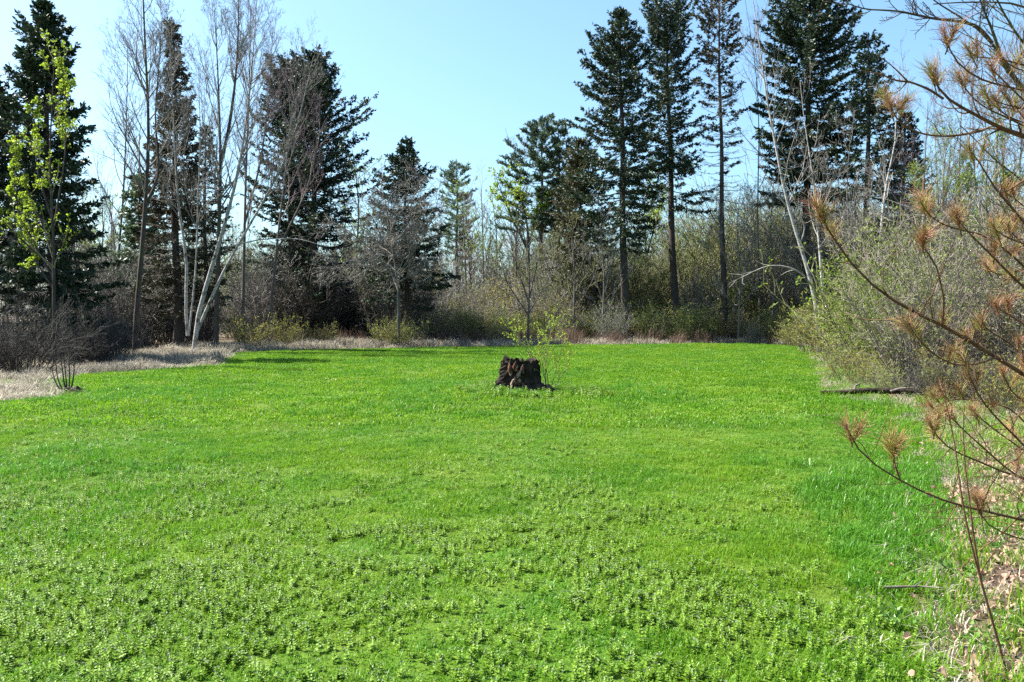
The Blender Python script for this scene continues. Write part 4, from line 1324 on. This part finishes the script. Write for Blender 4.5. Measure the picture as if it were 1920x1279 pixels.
# shoots beside the stump
sp = thing('stump_shoots', 'thin leafing shoots springing up beside the stump', 'sapling', (STUMP[0] + .52, STUMP[1] + .05, .05))
shoots = [[(1026, 735), (1018, 690), (1012, 650), (1006, 625)], [(1030, 735), (1026, 700), (1018, 660), (1016, 610)], [(1032, 735), (1040, 700), (1050, 665), (1056, 640)],
          [(1028, 735), (1020, 705), (1030, 640), (1040, 590)], [(1034, 735), (1048, 712), (1062, 690), (1072, 660)], [(1024, 735), (1006, 690), (985, 650), (962, 625)], [(1024, 735), (1000, 670), (975, 628), (948, 612)]]
base = np.array(sp.location)
for q, s_ in enumerate(shoots):
    m = MB()
    P = traced(s_, STUMP[1] + .05 + (.45 if q > 4 else .1 * q - .2), base, .1, 8)
    P[0] = [rs.uniform(-.04, .04), rs.uniform(-.04, .04), -.02]
    r = np.linspace(.010, .003, 8)
    tube(m, P, r, 5, 0)
    A, ar = grow(P[None], r[None], 12, rs, .25, 1, (25, 55), (.2, .42), .3, .1, .12, .6, 5, .002)
    segs(m, A, ar, 0)
    B, br = grow(A, ar, 2, rs, .3, 1, (25, 50), (.3, .5), .3, .1, .12, .6, 4, .0018)
    segs(m, B, br, 0)
    ring_leaves(m, A, rs, 6, (.022, .045), (.016, .028), 1)
    ring_leaves(m, B, rs, 5, (.022, .045), (.016, .028), 1)
    m.build('shoot', [M['twig_olive'], M['fresh']], sp)

# small cut shrub on the left
cp = ground(132, 741)
cs_ = thing('cut_shrub', 'small cut back shrub stool with a few upright stems at the left', 'shrub', (cp[0], cp[1], .02))
m = MB()
for q in range(6):
    c = np.array([rs.uniform(-.14, .14), rs.uniform(-.06, .06), 0])
    tube(m, [c + [0, 0, -.04], c + [rs.uniform(-.03, .03), 0, .05], c + [rs.uniform(-.05, .05), 0, .13]], [.08, .075, .045], 7, 0, .2, rs)
m.build('stool', M['stump'], cs_)
m = MB()
tube(m, [[.05, 0, .06], [.12, -.04, .10], [.19, -.06, .12]], [.05, .07, .055], 7, 0, .15, rs)
m.build('cut_end', M['stump'], cs_)
for s_ in [[(122, 738), (112, 722), (106, 700), (104, 672)], [(126, 738), (124, 715), (122, 690), (118, 665)], [(128, 738), (131, 712), (130, 690), (129, 655)], [(130, 738), (137, 716), (139, 690), (140, 668)],
           [(121, 738), (108, 726), (100, 705), (98, 690)], [(124, 738), (119, 712), (117, 690), (110, 660)]]:
    m = MB()
    P = traced(s_, cp[1], np.array(cs_.location), .1, 9)
    P[0, 2] = .05
    r = np.linspace(.020, .006, 9)
    tube(m, P, r, 5, 0, .08, rs)
    A, ar = grow(P[None], r[None], 6, rs, .5, 1, (25, 50), (.12, .3), .3, .1, .15, .6, 4, .003)
    segs(m, A, ar, 0)
    m.build('stem', M['dark_bark'], cs_)

# broken snag and small debris
p0 = at(207, 612, 29)
t = thing('broken_branch', 'short pale broken branch sticking out beside the left spruce', 'branch', p0)
m = MB()
tube(m, [[-.9, .3, -.35], [-.3, .1, -.05], [.1, 0, .05], [.30, 0, .14]], [.03, .045, .05, .04], 7, 0, .1, rs)
m.build('branch_wood', M['splinter'], t)
lg = at(1650, 744, 16.9)
t = thing('fallen_log', 'dark fallen log lying at the foot of the dense willow bush', 'log', (lg[0], lg[1], .05), R(-3))
m = MB()
q = np.linspace(-1.15, 1.15, 12)
tube(m, np.stack([q, .05 * np.sin(q * 3), .06 + .03 * np.cos(q * 2)], 1), np.linspace(.04, .07, 12), 9, 0, .14, rs)
m.build('log_wood', M['stump'], t)
for a, b in [(-.5, .5), (.2, -.45), (.7, .4)]:
    m = MB()
    tube(m, [[a, 0, .08], [a + .1, b * .5, .16], [a + .3, b, .2]], [.03, .022, .01], 6, 0, .1, rs)
    m.build('branch_stub', M['grey_bark'], t)
for q, (px, py, L, a, lb) in enumerate([(1690, 738, 1.6, .3, 'thin dead stick lying across the fallen log'), (1800, 752, 2.0, -.5, 'grey dead stick in the brush pile under the pine'), (1860, 740, 2.2, .4, 'bent dead stick by the right border brush'),
                                        (1712, 1130, .32, -.3, 'short dry stick lying at the lawn edge near the weeds'), (60, 690, 1.8, .4, 'pale dry stick lying on the flattened straw'), (30, 700, 2.2, -.3, 'long bleached stick on the straw at the left border')]):
    g = ground(px, py)
    t = thing('dead_stick', lb, 'stick', (g[0], g[1], .03), a)
    m = MB()
    k = np.linspace(-L / 2, L / 2, 8)
    P = np.stack([k, .06 * L * np.sin(k * 3 / L), .05 + .05 * L * np.abs(np.sin(k * 2 / L + 1))], 1)
    r = np.linspace(.016, .006, 8) * (.5 if L < 1 else 1)
    tube(m, P, r, 6, 0, .08, rs)
    A, ar = grow(P[None], r[None], 4, rs, .3, 1, (25, 50), (.15, .3), .3, .1, .15, .6, 4, .003)
    segs(m, A, ar, 0)
    m.build('stick_wood', M['grey_bark'] if q < 4 else M['splinter'], t)

# leafy weeds on the right margin
for q, (px, py, s_, lb) in enumerate([(1795, 1085, 1.0, 'leafy green weed beside the brown whip stem'), (1740, 1060, .8, 'small leafy weed at the rim of the taller grass'), (1850, 1035, .8, 'leafy weed right of the forked whip'),
                                      (1700, 985, .7, 'broad leaved weed inside the taller emerald grass'), (1765, 1140, .7, 'small weed among the dry leaves by the short stick'), (1840, 1225, .9, 'bright weed at the bottom right corner'),
                                      (1900, 1180, .8, 'weed among tan leaves at the right border'), (1690, 1180, .8, 'spreading weed where the herbs meet the dry leaves'), (1810, 890, .8, 'yellowish weed below the lowest pine bough')]):
    g = ground(px, py)
    t = thing('leafy_weed', lb, 'weed', (g[0], g[1], 0.0), rs.uniform(0, 6), 'leafy weeds on the right margin')
    m = MB()
    for w in range(7):
        a = rs.uniform(0, 6.28)
        k = np.linspace(0, 1, 6)
        H = rs.uniform(.09, .17) * s_
        P = np.stack([np.cos(a) * k * H * .9, np.sin(a) * k * H * .9, H * (k - .25 * k ** 2)], 1)
        r = np.linspace(.003, .0012, 6)
        tube(m, P, r, 4, 0)
        ring_leaves(m, P[None], rs, 9, (.028 * s_, .055 * s_), (.018 * s_, .032 * s_), 0, .25, .5, .3)
    m.build('foliage', M['weed'], t)

# ------------------------------------------------------------------ dying pine in the right foreground
rp = np.random.default_rng(90)
PT = np.array([3.75, 4.9, 0])
pine = thing('dying_pine', 'dying pine with orange brown needle tufts reaching in from the right', 'tree', PT)
m = MB()
z = np.linspace(-.05, 6.2, 16)
tube(m, np.stack([.04 * np.sin(z), .04 * np.cos(z), z], 1), np.linspace(.12, .03, 16), 10, 0, .04, rp)
m.build('trunk', M['pine_bark'], pine)
TUFT = []
for i in range(8):
    b = MB()
    n = 92
    k = rp.uniform(-.07, .03, n)
    P = np.stack([rp.normal(0, .003, n), rp.normal(0, .003, n), k], 1)
    a = rp.uniform(0, 6.283, n)
    op = rp.uniform(.05, 1.05, n)
    d = nrm(np.stack([np.cos(a) * op, np.sin(a) * op, np.ones(n) * .8], 1))
    L = rp.uniform(.055, .12, n)
    bend = d + rp.normal(0, .16, (n, 3)) + np.array([0, 0, -.08])
    mid = P + d * (L * .5)[:, None]
    end = mid + nrm(bend) * (L * .5)[:, None]
    mt = rp.uniform(0, 1, n) < [.2, .35, .45, .4, .6, .8, .5, .75][i]
    for q in (0, 1):
        w = mt == bool(q)
        prisms(b, P[w], mid[w], .0010, .0010, q)
        prisms(b, mid[w], end[w], .0010, .0004, q)
    prisms(b, [[0, 0, -.10]], [[0, 0, .03]], .004, .0025, 2)
    TUFT.append(b.mesh('needle_tuft', [M['needle'], M['needle_green'], M['pine_bark']]))


def bough(pts, Y0, Y1, r0, r1, tufts, to_trunk=None, subs=(), rad_extra=0):
    """pts from the trunk side to the tip (pixels); tufts: list of t or (px,py)"""
    n = len(pts)
    P = np.array([at(a, b, Y0 + (Y1 - Y0) * i / (n - 1)) for i, (a, b) in enumerate(pts)]) - PT
    if to_trunk is not None:
        P = np.vstack([[0, 0, to_trunk], P])
    K = 18
    P = resample(P, K)
    b = MB()
    tube(b, P, np.linspace(r0 * .85, r1 * .8, K), 7, 0, .1, rp)
    if len(tufts) > 2:
        A, ar = grow(P[None], np.linspace(r0, r1, K)[None], int(5 + 9 * np.linalg.norm(P[-1] - P[0])), rp, .15, .95, (30, 75), (.08, .2), .2, .12, .22, .5, 6, .0012)
        segs(b, A, ar, 0)
        B2, b2 = grow(A, ar, 2, rp, .3, 1, (25, 60), (.3, .5), .3, .1, .2, .7, 4, .001)
        segs(b, B2, b2, 0)
    br = b.build('branch', M['pine_bark'], pine)
    for t in tufts:
        if t >= 1:
            c, d = P[-1], nrm(P[-1] - P[-3])
            d = nrm(d + np.array([0, 0, .9]))
        else:
            x = t * (K - 1)
            i0 = min(int(x), K - 2)
            c = P[i0] + (P[i0 + 1] - P[i0]) * (x - i0)
            d = nrm(nrm(P[i0 + 1] - P[i0]) * .4 + np.array([rp.normal(0, .35), rp.normal(0, .5), rp.uniform(.5, 1)]))
            c = c + d * .06
        o = obj('needle_tuft', TUFT[rp.integers(0, 8)], br, c)
        o.rotation_mode = 'QUATERNION'
        o.rotation_quaternion = Vector(d).to_track_quat('Z', 'Y')
        s_ = rp.uniform(.65, 1.1)
        o.scale = (s_, s_, s_)
    return br


bough([(1965, 735), (1911, 695), (1865, 671), (1833, 649), (1800, 626), (1763, 608), (1712, 584), (1679, 568), (1640, 542), (1590, 490), (1556, 440), (1533, 395)], 4.5, 4.0, .020, .005, [1, .97, .93, .64, .56, .42, .38], 1.15)
bough([(1767, 609), (1770, 560), (1756, 500), (1727, 455)], 4.25, 4.1, .007, .004, [1, .95])
bough([(1866, 671), (1832, 683), (1790, 685), (1755, 668), (1725, 640), (1708, 615)], 4.38, 4.1, .007, .004, [1, .93, .8, .5, .3])
bough([(1960, 985), (1920, 975), (1860, 962), (1800, 948), (1745, 932), (1690, 902), (1625, 865), (1597, 835), (1590, 808)], 4.4, 3.9, .013, .004, [1, .97, .25], .45)
bough([(1688, 900), (1678, 872), (1674, 845)], 4.08, 4.0, .005, .004, [1, .9, .8])
bough([(1960, 905), (1920, 897), (1870, 882), (1830, 862), (1780, 845), (1752, 815), (1745, 795)], 4.6, 4.2, .011, .004, [1, .96, .9, .45], .62)
bough([(1960, 920), (1900, 890), (1850, 845), (1810, 810), (1775, 775)], 4.7, 4.3, .009, .004, [1, .93, .6], .65)
bough([(1960, 870), (1920, 845), (1885, 820), (1850, 795), (1828, 775)], 4.9, 4.7, .010, .004, [1, .95, .5], .8)
bough([(1960, 880), (1920, 835), (1900, 815), (1870, 785), (1838, 752), (1815, 700)], 4.5, 4.3, .010, .005, [1, .95, .85, .7], .85)
bough([(1960, 1020), (1920, 1012), (1890, 1005), (1850, 985), (1832, 960), (1830, 938)], 4.4, 4.2, .009, .004, [1, .93], .40)
bough([(1980, 270), (1920, 257), (1870, 238), (1820, 210), (1780, 190), (1762, 172), (1747, 140)], 4.7, 4.3, .030, .005, [1, .95, .45, .35, .55], 2.7)
bough([(1848, 243), (1810, 252), (1775, 256), (1740, 254), (1705, 243), (1680, 222), (1670, 200)], 4.5, 4.1, .008, .004, [1, .96, .92, .85])
bough([(1768, 185), (1740, 166), (1705, 153), (1680, 152), (1655, 140), (1614, 132)], 4.4, 4.0, .008, .003, [])
bough([(1703, 154), (1688, 138), (1668, 120), (1644, 103)], 4.2, 4.0, .005, .002, [])
bough([(1700, 154), (1690, 166), (1675, 178)], 4.2, 4.3, .005, .002, [])
bough([(1960, 180), (1900, 165), (1850, 155), (1820, 140), (1790, 115), (1776, 88), (1772, 68)], 4.6, 4.2, .012, .004, [1, .96, .35, .2, .12], 2.85)
bough([(1960, 130), (1900, 118), (1862, 105), (1828, 112), (1818, 98)], 4.7, 4.5, .011, .004, [1, .94, .4, .2], 3.0)
bough([(1960, 260), (1900, 225), (1850, 205), (1830, 190), (1812, 172), (1800, 148)], 5.0, 4.8, .011, .004, [1, .95, .55, .4], 2.75)
bough([(1960, 220), (1920, 190), (1880, 150), (1860, 130)], 4.4, 4.2, .011, .004, [1, .8, .6, .5, .4], 2.8)
bough([(1960, 240), (1930, 235), (1880, 215), (1850, 180)], 4.9, 4.6, .010, .004, [1, .8, .6, .5], 2.6)
bough([(1970, 590), (1920, 540), (1880, 500), (1835, 455), (1800, 420), (1795, 410)], 4.8, 4.4, .013, .004, [1, .95, .75, .6, .5, .4], 1.75)
bough([(1960, 540), (1900, 480), (1850, 440), (1790, 430), (1745, 412), (1729, 385)], 4.9, 4.4, .011, .004, [1, .95, .92, .55], 1.85)
bough([(1970, 470), (1920, 420), (1900, 390), (1865, 355), (1835, 300), (1820, 285)], 4.7, 4.4, .015, .004, [1, .94, .4, .3], 2.1)
bough([(1970, 340), (1925, 335), (1895, 355), (1872, 362)], 4.6, 4.5, .008, .004, [])
bough([(1970, 500), (1925, 455), (1890, 450), (1865, 430)], 4.5, 4.3, .010, .004, [1, .9, .75, .6, .5], 1.7)
bough([(1970, 650), (1925, 610), (1890, 590), (1868, 575)], 4.7, 4.5, .009, .004, [1, .9, .7, .5], 1.4)
bough([(1975, 790), (1930, 760), (1895, 735), (1880, 700)], 4.8, 4.6, .009, .004, [1, .9, .7], .95)
bough([(1975, 860), (1930, 800), (1890, 760), (1790, 745), (1750, 765)], 5.2, 4.9, .010, .004, [1, .96, .92, .85, .5], .9)
bough([(1975, 720), (1930, 680), (1890, 640), (1850, 620), (1840, 600)], 5.2, 5.0, .009, .004, [1, .9, .7, .5], 1.2)
bough([(1975, 520), (1930, 500), (1870, 520), (1850, 500)], 5.3, 5.1, .009, .004, [1, .9, .7, .5], 1.6)

bough([(1975, 150), (1930, 135), (1900, 128), (1880, 110)], 4.8, 4.6, .009, .004, [1, .9, .75, .6, .5, .4], 2.95)
bough([(1975, 215), (1930, 205), (1895, 200), (1868, 190)], 4.6, 4.4, .009, .004, [1, .9, .75, .6, .5], 2.8)
bough([(1975, 430), (1930, 395), (1905, 375), (1885, 360)], 4.9, 4.7, .009, .004, [1, .9, .7, .5], 2.2)
bough([(1975, 560), (1930, 470), (1900, 440), (1880, 420)], 5.1, 4.9, .009, .004, [1, .9, .75, .6, .5], 1.9)

# forked whip stem in front of the pine
wb = ground(1893, 1290)
wp = thing('whip_sapling', 'thin reddish brown forked whip rising from the bottom right corner', 'sapling', (wb[0], wb[1], 0))
for s_, r0 in (([(1893, 1290), (1872, 1200), (1850, 1130), (1832, 1060), (1815, 1000), (1802, 930), (1795, 860), (1785, 800), (1772, 750)], .0075), ([(1839, 1085), (1826, 1010), (1818, 940), (1808, 860), (1806, 800), (1808, 760)], .005), ([(1836, 1078), (1850, 1055), (1868, 1030)], .003)):
    m = MB()
    P = traced(s_, wb[1], np.array(wp.location), -.25, 14)
    if r0 > .006:
        P[0, 2] = -.02
    tube(m, P, np.linspace(r0, .002, 14), 6, 0, .04, rp)
    A, ar = grow(P[None], np.linspace(r0, .002, 14)[None], 4, rp, .5, 1, (20, 45), (.06, .14), .3, .1, .1, .6, 4, .0015)
    segs(m, A, ar, 0)
    m.build('stem', M['whip_bark'], wp)

# bare maple overhead at the top right
mp = np.array([6.6, 7.4, 0])
ma = thing('maple_tree', 'dark bare limbs of a leafless tree across the top right corner', 'tree', mp)
m = MB()
z = np.linspace(-.05, 7.5, 12)
tube(m, np.stack([-.2 * np.sin(z * .4), .1 * np.cos(z), z], 1), np.linspace(.2, .08, 12), 10, 0, .04, rp)
m.build('trunk', M['dark_bark'], ma)
for pts, Y0, Y1, r0, zt in [([(2010, 200), (1935, 100), (1905, 65), (1890, 40), (1872, 5), (1850, -40)], 7.2, 6.8, .035, 4.2), ([(2010, 260), (1930, 185), (1900, 140), (1880, 105), (1855, 75), (1830, 45), (1790, 28), (1755, 5), (1730, -15)], 7.0, 6.5, .030, 3.6),
                            ([(1860, 80), (1835, 48), (1800, 40), (1755, 36), (1720, 28), (1680, 20), (1620, 18), (1588, 6)], 6.8, 6.2, .014, None), ([(1990, 60), (1920, 8), (1870, 4), (1800, 4), (1750, 8)], 7.2, 6.6, .02, 4.6),
                            ([(1905, 150), (1880, 120), (1862, 60), (1845, 20), (1830, -20)], 6.9, 6.7, .018, None), ([(2000, 420), (1930, 350), (1895, 320), (1860, 300), (1830, 260), (1800, 235)], 7.2, 6.9, .018, 2.9), ([(2000, 480), (1935, 380), (1900, 415), (1862, 432)], 7.1, 6.8, .014, 2.6)]:
    P = np.array([at(a, b, Y0 + (Y1 - Y0) * i / (len(pts) - 1)) for i, (a, b) in enumerate(pts)]) - mp
    if zt:
        P = np.vstack([[-.2 * math.sin(zt * .4), .1 * math.cos(zt), zt], P])
    P = resample(P, 20)
    r = np.linspace(r0, .004, 20)
    m = MB()
    tube(m, P, r, 7, 0, .06, rp)
    A, ar = grow(P[None], r[None], 15, rp, .25, 1, (25, 55), (.12, .26), .3, .08, .12, .55, 6, .0025)
    segs(m, A, ar, 0, 4)
    B, br = grow(A, ar, 6, rp, .2, 1, (25, 55), (.25, .5), .4, .08, .14, .6, 5, .0018)
    segs(m, B, br, 0)
    m.build('limb', M['dark_bark'], ma)

LAND = [(-50, 'at the left border'), (100, 'behind the young yellow green tree'), (250, 'behind the tall dark bare tree'), (365, 'behind the birch clump'), (470, 'beside the lilac twigged tree'),
        (570, 'below the joined dark spruces'), (760, 'behind the pointed spruce'), (860, 'under the slender pale pine'), (950, 'left of the layered white pine'), (1030, 'under the twin white pines'),
        (1100, 'below the olive brown spruce'), (1170, 'behind the pointed open fir'), (1260, 'behind the blunt topped fir'), (1350, 'behind the thin larch'), (1440, 'left of the massive fir'),
        (1515, 'behind the massive fir'), (1610, 'right of the massive fir'), (1690, 'by the crooked white birch'), (1760, 'behind the upper pine boughs'), (1850, 'behind the thick pine limb'), (1960, 'at the right border')]
NOUN = {'bare shrubs under the spruces': 'shaded leafless shrub', 'grey brush under the left spruces': 'dead grey brush clump', 'budding shrubs of the far thicket': 'budding olive thicket shrub',
        'bare shrubs of the far thicket': 'leafless grey thicket shrub', 'budding shrubs behind the willow': 'budding shrub beyond the willow', 'bare shrubs behind the willow': 'leafless shrub beyond the willow',
        'bare trees far back in the woods': 'distant thin bare tree', 'leafing trees far back in the woods': 'distant pale green tree', 'young evergreens deep in the woods': 'young dark evergreen in the woods',
        'tall grey thicket': 'tall leafless grey shrub', 'tall dark thicket': 'tall dark leafless shrub', 'tall budding thicket': 'tall budding shrub', 'tall thicket on the left': 'tall leafless shrub', 'sunlit budding shrubs behind the straw': 'sunlit budding strip shrub'}
NOUN['bare trees far back in the woods'] = 'distant bare tree'
NTH = ['leftmost', 'second from the left', 'third from the left', 'fourth from the left', 'fifth from the left', 'sixth from the left', 'seventh from the left', 'eighth from the left', 'ninth from the left', 'tenth from the left', 'eleventh from the left', 'twelfth from the left', 'thirteenth from the left', 'fourteenth from the left', 'fifteenth from the left', 'sixteenth from the left', 'seventeenth from the left', 'eighteenth from the left', 'nineteenth from the left', 'twentieth from the left', 'twenty first from the left', 'twenty second from the left', 'twenty third from the left', 'twenty fourth from the left', 'twenty fifth from the left']
zones = {}
for o in SC.objects:
    if o.get('group') in NOUN:
        px = 960 + FPX * o.location.x / o.location.y
        z = min(range(len(LAND)), key=lambda i: abs(LAND[i][0] - px))
        zones.setdefault((o['group'], z), []).append((px, o))
for (g, z), lst in zones.items():
    lst.sort(key=lambda a: a[0])
    for i, (px, o) in enumerate(lst):
        ph = LAND[z][1] if 'straw' not in g else LAND[z][1].replace('behind', 'before')
        o['label'] = '%s %s' % (NOUN[g], ph) + ('' if len(lst) == 1 else ', ' + (NTH[i] if i < len(NTH) else 'near the right end'))

print('verts', sum(len(me.vertices) for me in bpy.data.meshes), 'polys', sum(len(me.polygons) for me in bpy.data.meshes))
